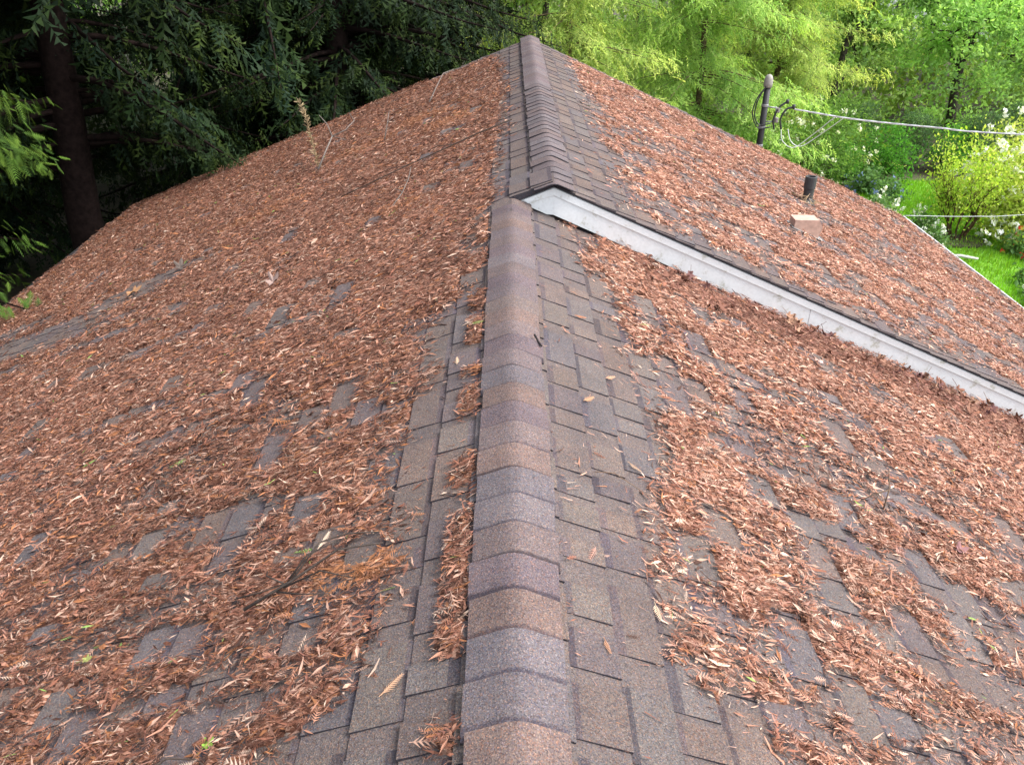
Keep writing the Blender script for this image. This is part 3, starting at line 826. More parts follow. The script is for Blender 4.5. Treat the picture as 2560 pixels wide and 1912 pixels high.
# the dead upright weed
b0 = A(-2.02, 9.2, .03)
stem = [b0, b0+np.array((-.06,.10,.22)), b0+np.array((-.12,.18,.45)), b0+np.array((-.20,.24,.64))]
weed = empty('dead_weed', b0)
tag(weed, 'straw coloured dead weed standing upright from the shaded slope', 'weed')
mb = MB(); mb.tube(stem, [.007, .006, .005, .002], 6, (.26,.19,.11)); o = mb.build('stem', M['twig'], weed, smooth=True, origin=b0); o.location = (0, 0, 0)
mb = MB(); n = 260
u = rng.random(n)**0.8; sp = np.array(stem); ix = np.minimum((u*3).astype(int), 2); fr = u*3-ix
pos = sp[ix]*(1-fr)[:, None] + sp[ix+1]*fr[:, None]
d = rng.normal(0, 1, (n, 3)); d[:, 2] = np.abs(d[:, 2]); d /= np.linalg.norm(d, axis=1)[:, None]
s_ = np.cross(d, rng.normal(0, 1, (n, 3))); s_ /= np.linalg.norm(s_, axis=1)[:, None]; L = rng.uniform(.03, .07, n)
mats = np.stack([d*L[:, None], s_*L[:, None], np.cross(d, s_)*L[:, None]], axis=2)
mb.scatter(T_LENS[0]+np.array((.5,0,0)), T_LENS[1], pos, mats, np.array((.29,.22,.125))*rng.uniform(.7,1.3,(n,1)))
o = mb.build('seed_head', M['litter'], weed, origin=b0); o.location = (0, 0, 0)

# broad dry leaves: the curled pale one on the left slope and the heap against the rake board
def leaf_mesh(L, c, curl):
    """lobed leaf with a bent midrib, both sides"""
    ang = np.linspace(-math.pi, math.pi, 23)[:-1]
    r = 0.5*(0.62 + 0.30*np.cos(ang*5)*np.clip(np.cos(ang*0.5), .3, 1) + 0.1*np.cos(ang))
    x = r*np.cos(ang); yv = r*np.sin(ang)*0.95
    z = curl*(x**2*0.9 + yv**2*1.6) + 0.04*np.sin(ang*3)
    v = np.concatenate([[(0, 0, 0)], np.stack([x, yv, z], axis=1)])*L
    f = [(0, 1+i, 1+(i+1) % 22) for i in range(22)]
    mb = MB(); cc = np.tile(np.array(c), (23, 1))*rng.uniform(.8, 1.15, (23, 1))
    mb.add(v, tris=f, c=cc); mb.add(v - np.array((0, 0, .0012)), tris=[tuple(reversed(a)) for a in f], c=cc*.85)
    mb.tube([(-.75*L, 0, .02*L), (-.4*L, 0, .06*L), (-.1*L, 0, .004)], [.0012, .0012, .001], 4, np.array(c)*.6)
    return mb
protos = []
for cfg in [(.09, (.17,.075,.05), .8), (.08, (.24,.12,.08), 1.0), (.07, (.13,.06,.055), .6), (.085, (.30,.17,.11), 1.2)]:
    mb = leaf_mesh(*cfg); protos.append(mb)
heap_objs = []
for i, mb in enumerate(protos):
    o = mb.build('dry_leaf', M['litter'], None, origin=(0, 0, 0)); heap_objs.append(o)
nheap = 70
for i in range(nheap):
    o = heap_objs[i] if i < 4 else heap_objs[i % 4].copy()
    if i >= 4: col.objects.link(o)
    x = 0.75 + 3.0*rng.random()**0.8; y = YF - 0.11 - abs(rng.normal(0, .16)) - .08*sstep(2.0, 1.0, x)
    hgt = 0.03 + 0.035*sstep(YF-.5, YF-.2, y) + rng.uniform(0, .02)
    o.location = on(SR, x, y, hgt)
    o.rotation_euler = (rng.normal(0, .55), rng.normal(.4, .5), rng.uniform(0, 6.28))
    k = rng.uniform(.75, 1.35); o.scale = (k, k, k)
    tag(o, ('dark brown broad leaf', 'reddish tan broad leaf', 'purplish brown broad leaf', 'light tan curled broad leaf')[i % 4] + ' in the heap caught under the white rake board', 'dry leaf', 'dry leaves heaped against the rake board')
def one_leaf(slope, x, y, L, c, curl, rot, label, h=.03):
    o = leaf_mesh(L, c, curl).build('dry_leaf', M['litter'], None, origin=(0, 0, 0)); o.location = on(slope, x, y, h); o.rotation_euler = rot
    tag(o, label, 'dry leaf')
one_leaf(SL, -1.58, 5.46, .14, (.27,.19,.165), 1.6, (.3,-.5,.6), 'large pale curled dead leaf lying on the shaded slope', .05)
one_leaf(SL, -3.2, 6.88, .20, (.34,.18,.09), .5, (.0,-.4,.3), 'broad orange-tan leaf on the greyish bare streak of the shaded slope', .04)
one_leaf(SL, -2.85, 7.12, .15, (.09,.07,.06), 1.2, (.2,-.4,1.6), 'dark shrivelled leaf further down the shaded slope', .04)
one_leaf(SR, 1.85, 4.62, .10, (.52,.33,.30), .4, (.1,.4,1.0), 'pale pink leaf lying on the litter below the middle of the rake board', .05)
one_leaf(SR, 1.93, 2.93, .09, (.20,.10,.10), 1.0, (.3,.3,.4), 'purplish dark leaf on the litter of the near right slope', .04)
one_leaf(SL, -.78, 1.52, .045, (.17,.30,.04), .4, (.1,-.3,.9), 'small fresh green leaf on dark bare tabs near the bottom edge', .03)
one_leaf(SL, -1.55, 1.72, .05, (.20,.27,.07), .6, (.1,-.3,2.2), 'small yellow-green leaf in thick litter low on the shaded slope', .04)
one_leaf(SL, -1.35, 2.02, .045, (.24,.25,.08), .6, (.1,-.3,.2), 'olive leaf scrap in thick litter left of the black twigs', .04)

# ================================================================ roof fittings
def up_pt(x, y, w_=0.0): return on(SU, x, y, w_)
b0 = up_pt(3.34, 9.45)
vp = empty('vent_pipe', b0); tag(vp, 'black plastic plumbing vent pipe with open top on the raised slope', 'vent pipe')
mb = MB(); mb.lathe([(.056,-.12),(.056,.17),(.064,.175),(.064,.30),(.062,.305),(.048,.305),(.046,.295),(.046,.05),(0,.05)], b0, 20); o = mb.build('pipe', M['pipe'], vp, smooth=False, origin=b0); o.location = (0,0,0)
mb = MB(); tilt = np.array(Matrix.Rotation(TH, 3, 'Y'))
mb.lathe([(.10,.016),(.10,.020),(.08,.024),(.068,.05),(.060,.07),(.057,.07)], b0, 20, axis=tilt); o = mb.build('boot', M['rubber'], vp, smooth=True, origin=b0); o.location = (0,0,0)
mb = MB(); n = 60
p_ = b0 + np.stack([rng.normal(-.02,.07,n), rng.normal(-.05,.06,n), np.zeros(n)], axis=1)
# ...grass-like debris caught at the pipe
for i in range(26):
    a = rng.uniform(0, 6.28); q = b0 + np.array((.07*math.cos(a)-.02, .07*math.sin(a)-.05, .03 - S*(.07*math.cos(a)-.02)))
    mb.tube([q, q+np.array((rng.normal(0,.05), rng.normal(0,.05), rng.uniform(.01,.09))), q+np.array((rng.normal(0,.1), rng.normal(0,.1), rng.uniform(.0,.05)))], [.0022,.0018,.001], 4, np.array((.46,.33,.20))*rng.uniform(.7,1.2))
tag(mb.build('needle_debris', M['litter'], None, origin=b0), 'straw coloured needles and stems snagged at the foot of the vent pipe', 'debris', kind='stuff')

b1 = up_pt(2.70, 7.62)
sv = empty('roof_vent', b1); tag(sv, 'small salmon-tan slanted exhaust vent hood on the raised slope', 'roof vent')
mb = MB()
ex, ey, en = SU.e, np.array((0,1.0,0)), SU.n
def sp(a, b, c): return b1 + ex*a + ey*b + en*c
# hood: level-topped prism with a pointed downslope nose
mb.prism([b1 + np.array((a_, -.08, c_)) for a_, c_ in ((-.115,.138),(.10,.138),(.145,.075),(.115,-.046),(-.115,.052))], (0, .16, 0))
o = mb.build('hood', M['vent'], sv, origin=b1); o.location = (0,0,0)
mb = MB(); mb.prism(np.array([sp(-.16,-.11,.017), sp(.17,-.11,.017), sp(.17,.11,.017), sp(-.16,.11,.017)]), en*.003); o = mb.build('flashing', M['steel'], sv, origin=b1); o.location = (0,0,0)

# service mast
m0 = np.array((3.665, YB + 0.09, GZ)); mt = np.array((3.625, YB + 0.09, -0.42))
mast = empty('service_mast', m0); tag(mast, 'dark electrical service mast with domed grey weatherhead at the roof edge', 'service mast')
def mp(mb, name, m, smooth=True):
    o = mb.build(name, m, mast, smooth=smooth, origin=m0); o.location = (0,0,0); return o
dirm = (mt - m0)/np.linalg.norm(mt - m0)
on_m = lambda z: m0 + dirm*((z-GZ)/dirm[2])
mb = MB(); mb.tube([m0, on_m(-2.5), on_m(-1.2), mt], .044, 14); mp(mb, 'conduit', M['mast'])
mb = MB(); mb.lathe([(.047,-.06),(.060,-.055),(.062,0.0),(.060,.05),(.05,.085),(.03,.11),(0,.12)], mt, 16); mp(mb, 'weatherhead', M['cap'])
for zc in (-1.28, -1.02, -.72):
    mb = MB(); mb.lathe([(.049,-.018),(.053,-.015),(.053,.015),(.049,.018)], on_m(zc), 14); mp(mb, 'clamp', M['steel'], False)
ins = on_m(-.78)
mb = MB()
mb.tube([ins+np.array((.03,0,.04)), ins+np.array((.16,-.02,.03))], .010, 8); mb.tube([ins+np.array((.03,0,-.17)), ins+np.array((.16,-.02,-.16))], .010, 8)
mb.tube([ins+np.array((.155,-.02,.05)), ins+np.array((.165,-.02,-.06)), ins+np.array((.155,-.02,-.18))], .008, 8); mp(mb, 'bracket', M['steel'])
for zz in (.0, -.14):
    mb = MB(); mb.lathe([(.0,-.035),(.022,-.035),(.032,-.02),(.02,0),(.032,.02),(.022,.035),(0,.035)], ins+np.array((.19,-.02,zz)), 12); mp(mb, 'insulator', M['cap'])
def arc(pts, n=24):
    """Catmull-Rom through pts"""
    p = np.asarray(pts, float); p = np.concatenate([[2*p[0]-p[1]], p, [2*p[-1]-p[-2]]]); out = []
    for i in range(1, len(p)-2):
        for u in np.linspace(0, 1, n//(len(p)-3)+2)[:-1]:
            out.append(0.5*((2*p[i]) + (-p[i-1]+p[i+1])*u + (2*p[i-1]-5*p[i]+4*p[i+1]-p[i+2])*u*u + (-p[i-1]+3*p[i]-3*p[i+1]+p[i+2])*u**3))
    out.append(p[-2]); return np.array(out)
for k, off in enumerate((0.0, .05)):
    mb = MB(); mb.tube(arc([mt+np.array((-.03,-.04,-.03)), mt+np.array((-.12-off*.5,-.05,-.22)), mt+np.array((-.14-off*.6,-.05,-.42)), mt+np.array((-.06,-.05,-.56-off)), ins+np.array((.10,-.06,-.18-off))]), .009, 6); mp(mb, 'drip_loop', M['rubber'])
con = []
for k, dx_ in enumerate((.30, .40)):
    mb = MB(); e0 = ins+np.array((dx_,-.03,.12-.07*k))
    con.append(e0)
    mb.tube(arc([e0, ins+np.array((dx_-.10,-.03,.04-.03*k)), ins+np.array((dx_-.16,-.03,-.12)), ins+np.array((dx_-.13,-.03,-.26))]), .014, 8)
    mb.lathe([(0,-.03),(.022,-.03),(.025,0),(.022,.03),(0,.03)], e0, 10); mp(mb, 'connector', M['rubber'])
# service drop cable, twisted
a0 = ins+np.array((.40,-.03,.02)); a1 = np.array((6.46, 11.0, -.715)); a2 = a1 + (a1-a0)*1.6 + np.array((0,0,.35))
cb = empty('service_cable', a0); tag(cb, 'twisted bare silver service cable running from the mast out over the garden', 'cable')
path = arc([a0, a0+(a1-a0)*.30+np.array((0,0,-.045)), a0+(a1-a0)*.65+np.array((0,0,-.035)), a1, a2], 90)
tg = np.gradient(path, axis=0); tg /= np.linalg.norm(tg, axis=1)[:, None]
sd = np.cross(tg, np.array((0,0,1.0))); sd /= np.linalg.norm(sd, axis=1)[:, None]; upv = np.cross(sd, tg)
ph = np.cumsum(np.concatenate([[0], np.linalg.norm(np.diff(path, axis=0), axis=1)]))*2*math.pi/.55
for k in range(3):
    mb = MB(); rr = .0066
    mb.tube(path + sd*(np.cos(ph+k*2.09)*rr)[:, None] + upv*(np.sin(ph+k*2.09)*rr)[:, None], .0055, 6); o = mb.build('strand', M['alu'], cb, smooth=True, origin=a0); o.location = (0,0,0)
mid = path[22]
for k in range(2):
    mb = MB(); s0 = ins+np.array((.27+.10*k-.0,-.03,-.26))
    mb.tube(arc([s0, s0+np.array((.04+.02*k,-.04,-.16)), s0+np.array((.20,-.08,-.24+.02*k)), s0+np.array((.40,-.14,-.06)), path[16+3*k]]), .0055, 6); o = mb.build('tail_loop', M['alu'], cb, smooth=True, origin=a0); o.location = (0,0,0)
# second, thinner wire from the eave corner
c0 = np.array((5.9, YB - .06, -2.24)); c1 = np.array((7.75, 12.0, -2.02)); c2 = c1 + (c1-c0)*2.5 + np.array((0,0,.3))
mb = MB(); pth = arc([c0, c0+(c1-c0)*.5+np.array((0,0,-.03)), c1, c2], 40); mb.tube(pth, .005, 6)
tag(mb.build('telephone_wire', M['alu'], None, smooth=True, origin=c0), 'thin white wire running level from the eave corner across the yellow-green shrub', 'wire')

# ================================================================ ground
mb = MB(); mb.add([(-220,-120,GZ),(220,-120,GZ),(220,320,GZ),(-220,320,GZ)], [(0,1,2,3)])
tag(mb.build('ground', M['ground']), kind='structure')
lawn_pts = [(7,6),(20,6),(22,13),(18,17.0),(12.8,17.2),(11.8,18.0),(11.5,19.5),(12.0,21.0),(12.8,22.3),(12.4,23.6),(10.4,23.6),(9.3,22.6),(8.2,20.5),(7,16)]
mb = MB(); lp = np.array(lawn_pts); lc = lp.mean(0)
import bmesh
me = bpy.data.meshes.new('lawn'); bm = bmesh.new()
f = bm.faces.new([bm.verts.new((x, y_, GZ+.02)) for x, y_ in lawn_pts]); bmesh.ops.triangulate(bm, faces=[f]); bm.to_mesh(me); bm.free()
me.materials.append(M['lawn']); lawn = bpy.data.objects.new('lawn', me); col.objects.link(lawn); tag(lawn, kind='structure')
def inside(px, py, poly):
    r = np.zeros(len(px), bool); j = len(poly)-1
    for i in range(len(poly)):
        xi, yi = poly[i]; xj, yj = poly[j]
        r ^= ((yi > py) != (yj > py)) & (px < (xj-xi)*(py-yi)/(yj-yi+1e-12)+xi); j = i
    return r
n = 90000
gx = rng.uniform(7, 16, n); gy = rng.uniform(12.5, 23.8, n); k_ = inside(gx, gy, lawn_pts); gx, gy = gx[k_], gy[k_]; n = len(gx)
L = rng.uniform(.05, .13, n)*(1+.4*(fbm(gx*2, gy*2)-.5)); a = rng.uniform(0, 6.28, n); ln = rng.uniform(0, .5, n)
zax = np.stack([np.cos(a*3)*ln, np.sin(a*3)*ln, np.ones(n)], axis=1); xax = np.stack([np.cos(a), np.sin(a), 0*a], axis=1)
mats = np.stack([xax*L[:, None], np.cross(zax, xax)*L[:, None], zax*L[:, None]], axis=2)
mb = MB(); gc = np.array((.18,.42,.03))*rng.uniform(.6, 1.4, (n,1))*(.6+.8*fbm(gx*.9, gy*.9))[:, None]
gc += np.array((.06,.02,0))*rng.random((n,1))
mb.scatter(np.array([(-.10,0,0),(.10,0,0),(0,0,1.0)]), [(0,1,2)], np.stack([gx, gy, np.full(n, GZ+.02)], axis=1), mats, gc)
tag(mb.build('grass', M['grass']), 'bright green lawn grass seen past the eave', 'grass', kind='stuff')

# ================================================================ trees and shrubs
def put(pos, d, side, L, wdt):
    nrm = np.cross(d, side)
    return np.stack([d*L[:, None], side*(L*wdt)[:, None], nrm*L[:, None]], axis=2)
def unit(v): return v/(np.linalg.norm(v, axis=-1, keepdims=True)+1e-9)

def conifer(name, h, nl, Lmax, frl, per, cols, bark_c, r0, seed, droop=0.55, zmin=1.6, hang=0.6, tmpl=None, wid=1.0, extra=None, lowdense=0.0, prof=None, skirt=False, clear=None, limb_r=1.0):
    """trunk with limbs and a crown of flat drooping sprays; returns a hidden-parent tree at the origin"""
    g = np.random.default_rng(seed)
    root = empty(name)
    tk = MB()
    zz = np.linspace(0, h, 9)
    bend = np.stack([.10*np.sin(zz*.5+seed), .10*np.cos(zz*.4+seed), zz], axis=1); bend[0, :2] = 0
    tk.tube(bend, r0*(1-zz/h)**.8+.02, 12, bark_c)
    cr = MB()
    P_, D_, S_, L_, C_ = [], [], [], [], []
    limbs = []
    for i in range(nl):
        u = g.random()
        z0 = zmin + (h-zmin-.3)*u
        a = g.uniform(0, 6.283)
        pf = (1-(z0/h))**.7 if prof is None else prof(z0/h)
        limbs.append((z0, a, Lmax*pf*g.uniform(.65, 1.12)+.25))
    for i in range(int(lowdense)):
        limbs.append((g.uniform(zmin, 5.4), g.uniform(0, 6.283), Lmax*g.uniform(.6, 1.1)))
    if skirt:                          # short twiggy growth that hides the lower trunk
        for i in range(60): limbs.append((g.uniform(.4, 5.2), g.uniform(0, 6.283), g.uniform(.5, 1.3)))
    if clear is not None:              # side of the trunk left open
        limbs = [l for l in limbs if l[0] > 5.8 or abs((l[1]-clear+math.pi) % (2*math.pi) - math.pi) > .75]
    if extra: limbs += extra
    nx = len(extra) if extra else 0
    for li, (z0, a, Lb) in enumerate(limbs):
        rich = 2.6 if li >= len(limbs) - nx else 1.0
        s = np.linspace(0, 1, 6)
        out = np.array((math.cos(a), math.sin(a), 0)); sd = np.array((-math.sin(a), math.cos(a), 0))
        sw = g.uniform(-.15, .15)*Lb
        dr = droop*g.uniform(.7, 1.3)
        cx = np.interp(z0, zz, bend[:, 0]); cy = np.interp(z0, zz, bend[:, 1])
        pts = np.array((cx, cy, z0)) + out*(Lb*s)[:, None] + sd*(sw*s*s)[:, None] + np.array((0,0,1.0))*(Lb*(.12*s - dr*s**1.7 + .22*dr*s**5))[:, None]
        tk.tube(pts, np.linspace((.012+.014*Lb)*limb_r, .006*limb_r, 6), 5, bark_c, cap=False)
        hi = z0 > 5.6                     # high boughs: fewer, larger sprays
        m = max(4, int(per*Lb*rich*(.55 if hi else 1)))
        q = g.uniform(.12, 1, m)**.8
        ix = np.minimum((q*5).astype(int), 4); fr = q*5-ix
        p = pts[ix]*(1-fr)[:, None]+pts[ix+1]*fr[:, None]
        p += g.normal(0, .10, (m, 3))
        sg = np.where(g.random(m) < .5, 1, -1)
        d = out*g.uniform(.1, .8, m)[:, None] + sd*(sg*g.uniform(.2, .9, m))[:, None] + np.array((0,0,-1.0))*(hang*g.uniform(.3, 1.5, m))[:, None]
        d = unit(d + g.normal(0, .15, (m, 3)))
        upv = unit(np.array((0,0,1.0)) + out*.7 + g.normal(0, .35, (m, 3)))
        side = unit(np.cross(upv, d))
        l = frl*g.lognormal(0, .28, m)*(1.05-.45*q)*(1.5 if hi else 1)
        P_.append(p + d*(l*.5)[:, None]); D_.append(d); S_.append(side); L_.append(l)
        c = cols[g.integers(len(cols), size=m)]*g.uniform(.75, 1.3, m)[:, None]
        tip = sstep(.55, 1, q)[:, None]
        C_.append(c*(1+.35*tip*np.array((1.2,1,.6))))
    P_, D_, S_, L_, C_ = map(np.concatenate, (P_, D_, S_, L_, C_))
    if not isinstance(tmpl, list): tmpl = [tmpl]
    tsel = g.integers(len(tmpl), size=len(P_))
    for ti, tm in enumerate(tmpl):
        k = tsel == ti
        cr.scatter(tm[0], tm[1], P_[k], put(P_[k], D_[k], S_[k], L_[k], wid), C_[k])
    tk.build('trunk', M['bark'], root, smooth=True)
    cr.build('crown', M['cedar'] if 'cedar' in name else M['leaf'], root)
    return root

def broadleaf(name, h, rad, nleaf, leaf, cols, bark_c, seed, stems=1, base=.0, flower=None, mat_='leaf', vase=False, low=.15, clump=.34):
    """branched woody frame with leaves clustered about its twigs (several stems make a shrub)"""
    g = np.random.default_rng(seed)
    root = empty(name)
    tk = MB(); tips = []
    def grow(p, d, L, r, lev):
        q = p + d*L
        midp = (p+q)/2 + g.normal(0, .06*L, 3)
        tk.tube([p, midp, q], [r, r*.85, r*.65], 7 if lev == 0 else 5, bark_c, cap=False)
        if lev > 0: tips.append((midp, L*.3)); tips.append((q, L*.3))
        if lev < 3:
            for k in range(g.integers(2, 5)):
                nd = unit(d*(.9 if vase else .55) + g.normal(0, .55 if not vase else .28, 3) + np.array((0,0,.18)))
                grow(p + d*L*g.uniform(.45, 1), nd, L*g.uniform(.5, .78), r*.55, lev+1)
    for k in range(stems):
        a = g.uniform(0, 6.28); sp_ = (.08*h if stems > 1 else 0)
        d = unit(np.array((math.cos(a)*(.38 if stems > 1 else .05), math.sin(a)*(.38 if stems > 1 else .05), 1.0)))
        grow(np.array((math.cos(a)*sp_, math.sin(a)*sp_, base)), d, h*.38, (.02+.018*h)/(1 if stems == 1 else 2.4), 0)
    tp = np.array([t_[0] for t_ in tips])
    tp[:, :2] *= rad/max(np.percentile(np.hypot(tp[:, 0], tp[:, 1]), 92), .01) if False else 1
    n0 = len(tp)
    # fill the crown volume with extra clump centres, uneven
    nv = max(20, n0)
    th = g.uniform(0, 6.28, nv); rr = np.sqrt(g.random(nv))*rad; zz = g.uniform(low, 1, nv)
    prof_ = np.sin(np.clip(zz, .02, .98)*math.pi*.92+.12)**.6
    if vase: prof_ = .35+.75*zz
    ex = np.stack([np.cos(th)*rr*prof_, np.sin(th)*rr*prof_, zz*h], axis=1)
    cen = np.concatenate([tp[tp[:, 2] > low*h], ex])
    wgt = g.uniform(.3, 1.6, len(cen)); wgt /= wgt.sum()
    ci = g.choice(len(cen), nleaf, p=wgt)
    csz = clump*g.uniform(.55, 1.35, len(cen))
    off = g.normal(0, 1, (nleaf, 3)); off *= (csz[ci]*.55)[:, None]; off[:, 2] *= .6
    if vase: off[:, :2] *= .5; off[:, 2] *= 2.2
    pos = cen[ci]+off
    pos[:, 2] = np.maximum(pos[:, 2], .04)
    d = unit(g.normal(0, 1, (nleaf, 3)) + np.array((0,0,-.25 if not vase else .9)))
    side = unit(np.cross(d, g.normal(0, 1, (nleaf, 3)) + np.array((0,0,.8))))
    L = leaf*g.lognormal(0, .25, nleaf)
    cc = cols[g.integers(len(cols), size=len(cen))][ci]*g.uniform(.7, 1.35, nleaf)[:, None]
    cr = MB(); tv = T_LEAF
    cr.scatter(tv[0], tv[1], pos, put(pos, d, side, L, 1.0), cc)
    tk.build('trunk', M['bark'], root, smooth=True)
    cr.build('crown', M[mat_], root)
    if flower:
        nf, fs, fc = flower
        fi = g.choice(len(cen), nf); dd = unit(cen[fi]-np.array((0, 0, h*.45)) + g.normal(0, .2, (nf, 3)))
        fp = cen[fi] + dd*(csz[fi]*.8)[:, None] + g.normal(0, .08, (nf, 3)); fp[:, 2] = np.maximum(fp[:, 2], .1)
        fb = MB(); k = 9
        pos = np.repeat(fp, k, axis=0) + g.normal(0, fs*.35, (nf*k, 3))
        d = unit(g.normal(0, 1, (nf*k, 3))); side = unit(np.cross(d, g.normal(0, 1, (nf*k, 3))))
        fb.scatter(tv[0], tv[1], pos, put(pos, d, side, np.full(nf*k, fs)*g.uniform(.6, 1.2, nf*k), 1.2), np.array(fc)*g.uniform(.8, 1.1, (nf*k, 1)))
        fb.build('blossoms', M['petal'], root)
    return root
T_LEAF = (np.array([(-.5,0,0),(-.05,.26,.06),(.5,0,-.05),(-.05,-.26,.06)]), [(0,3,2),(0,2,1)])
def ragged(n, seed, wd=.07, spread=.34):
    g = np.random.default_rng(seed); v = []; f = []
    for i in range(n):
        x = -.5 + .95*(i + g.uniform(-.3, .3))/n; sg = 1 if i % 2 else -1
        L = spread*g.uniform(.5, 1.25)*(1-.6*max(0, x)); z = -.22*(x+.5)**2; a = g.uniform(.35, 1.0)
        k = len(v); v += [(x, -sg*.015, z), (x+wd*g.uniform(.9,1.6), sg*.01, z-.01), (x+L*math.cos(a), sg*L*math.sin(a), z-L*g.uniform(.05,.5))]; f.append((k, k+1, k+2))
    k = len(v); v += [(.2, .02, -.12), (.2, -.03, -.12), (.55, 0, -.27)]; f.append((k, k+1, k+2))
    return np.array(v), f
T_CED = [ragged(8, 1, .15, .36), ragged(7, 2, .15, .36), ragged(7, 3, .16, .4), ragged(8, 4, .14, .36)]
T_FINE = frond(8, 0.32, 0.075, 0.18, 0.06)
T_FEA = [ragged(9, 5, .11, .26), ragged(8, 6, .11, .22), ragged(9, 7, .10, .28)]

used = set()
def place(proto, x, y, rz, k, label, cat, group=None, z=GZ):
    if proto.name in used: o = copy_tree(proto)
    else: used.add(proto.name); o = proto
    o.location = (x, y, z); o.rotation_euler = (0, 0, rz); o.scale = (k, k, k)
    tag(o, label, cat, group)
    return o

CED = 1.1*np.array([(.010,.020,.006),(.014,.026,.007),(.008,.017,.008),(.022,.036,.008),(.011,.022,.011)])
REDB = (.013,.008,.007)  # bark darker than real, the grove's shade put into its colour
wide = lambda u: 1.0 if u < .4 else (1.65 if u < .8 else max(.15, (1-u)*7))  # upper limbs spread wider to shade the roof slope and lower boughs
g_ced = 'dark cedars crowding the shaded side of the roof'
cA = conifer('cedar_tree', 15.5, 80, 3.3, .33, 46, CED, REDB, .27, 11, .50, 2.6, .7, T_CED, .95, prof=wide, lowdense=30, clear=-1.4)
cB = conifer('cedar_tree', 16.0, 80, 3.5, .33, 42, CED, REDB, .24, 12, .42, .8, .8, T_CED, .95, prof=wide, lowdense=40, skirt=True)
cC = conifer('cedar_tree', 14.5, 80, 3.0, .33, 46, CED*np.array((.9,1.0,1.15)), REDB, .24, 13, .6, .8, .85, T_CED, .95, prof=wide, lowdense=40, skirt=True)
GC = .72*np.array([(.055,.115,.020),(.070,.135,.022),(.045,.095,.022),(.085,.15,.025)])
cN = conifer('cedar_tree', 9.5, 26, 3.0, .25, 60, GC, REDB, .30, 14, .42, 2.4, .75, T_FINE, .95, prof=wide,
             extra=[(5.0, -.12, 3.9), (4.4, .10, 4.1), (5.4, .30, 3.7), (4.7, -.42, 3.4), (6.2, .0, 3.9), (5.8, -.3, 3.6)])
cD = conifer('cedar_tree', 15.0, 46, 4.3, .33, 46, CED, REDB, .26, 15, .30, 5.2, .7, T_CED, .95, prof=lambda u: 1.0 if u < .8 else .5)  # added off-screen, high limbs placed to darken the far-left slope
place(cD, -8.2, 10.6, .0, 1.0, 'tall cedar added out of frame to shade the slope, its dark boughs hanging in at the upper left', 'tree', g_ced)
place(cA, -6.65, 13.3, .3, 1.0, 'dark cedar whose reddish trunk shows just beyond the shaded eave', 'tree', g_ced)
place(cN, -9.0, 8.7, .12, 1.0, 'cedar at the picture edge reaching sunlit yellow-green sprays over the eave', 'tree', g_ced)
place(cB, -3.1, 16.4, 1.1, 1.0, 'dark cedar hanging over the far end of the raised roof, right of its companions', 'tree', g_ced)
place(cC, -9.9, 15.6, 2.0, 1.05, 'dark cedar behind the red trunk, toward the upper left corner', 'tree', g_ced)
place(cC, -5.4, 18.8, 4.0, 1.1, 'dark cedar between the red trunk and the far ridge end', 'tree', g_ced)
place(cB, -12.5, 20.5, 2.9, 1.1, 'shadowed cedar deep behind the upper left corner', 'tree', g_ced)
place(cA, -8.2, 23.0, 5.0, 1.1, 'shadowed cedar in the second row behind the shaded eave', 'tree', g_ced)
place(cB, -2.4, 23.5, 3.7, 1.1, 'shadowed cedar behind the cedar at the ridge end', 'tree', g_ced)
place(cA, -13.0, 12.2, 1.9, 1.0, 'shadowed cedar outermost at the upper left edge', 'tree', g_ced)
place(cC, -5.5, 28.5, .9, 1.2, 'distant dim cedar closing the dark grove', 'tree', g_ced)
place(cB, -15.5, 28.0, .5, 1.2, 'distant dim cedar at the back of the grove, far left', 'tree', g_ced)

# bright feathery conifers behind the raised ridge
YG = 1.6*np.array([(.19,.26,.06),(.24,.30,.08),(.15,.23,.055),(.27,.32,.10),(.13,.19,.05)])
BRN = (.13,.095,.06)
fA = conifer('larch_tree', 9.0, 84, 2.9, .34, 52, YG, BRN, .07, 21, .28, .15, .45, T_FEA, 1.1, prof=lambda u: 1.0-.5*u, skirt=True, limb_r=.32)
fB = conifer('larch_tree', 8.5, 84, 3.1, .34, 50, YG*np.array((.85,1.0,1.0)), BRN, .07, 22, .36, .15, .5, T_FEA, 1.1, prof=lambda u: 1.0-.5*u, skirt=True, limb_r=.32)
g_l = 'feathery yellow-green conifers behind the raised roof'
place(fA, 1.4, 20.5, .2, 1.0, 'feathery yellow-green conifer right behind the ridge end', 'tree', g_l)
place(fB, 4.7, 22.3, 1.4, 1.05, 'feathery yellow-green conifer left of the service mast', 'tree', g_l)
place(fA, 7.6, 25.5, 3.2, 1.1, 'feathery yellow-green conifer directly behind the service mast', 'tree', g_l)
place(fB, 2.2, 27.5, 4.4, 1.15, 'feathery conifer in the second row over the ridge end', 'tree', g_l)
place(fB, 6.2, 31.5, 5.5, 1.2, 'feathery conifer in the second row over the service mast', 'tree', g_l)
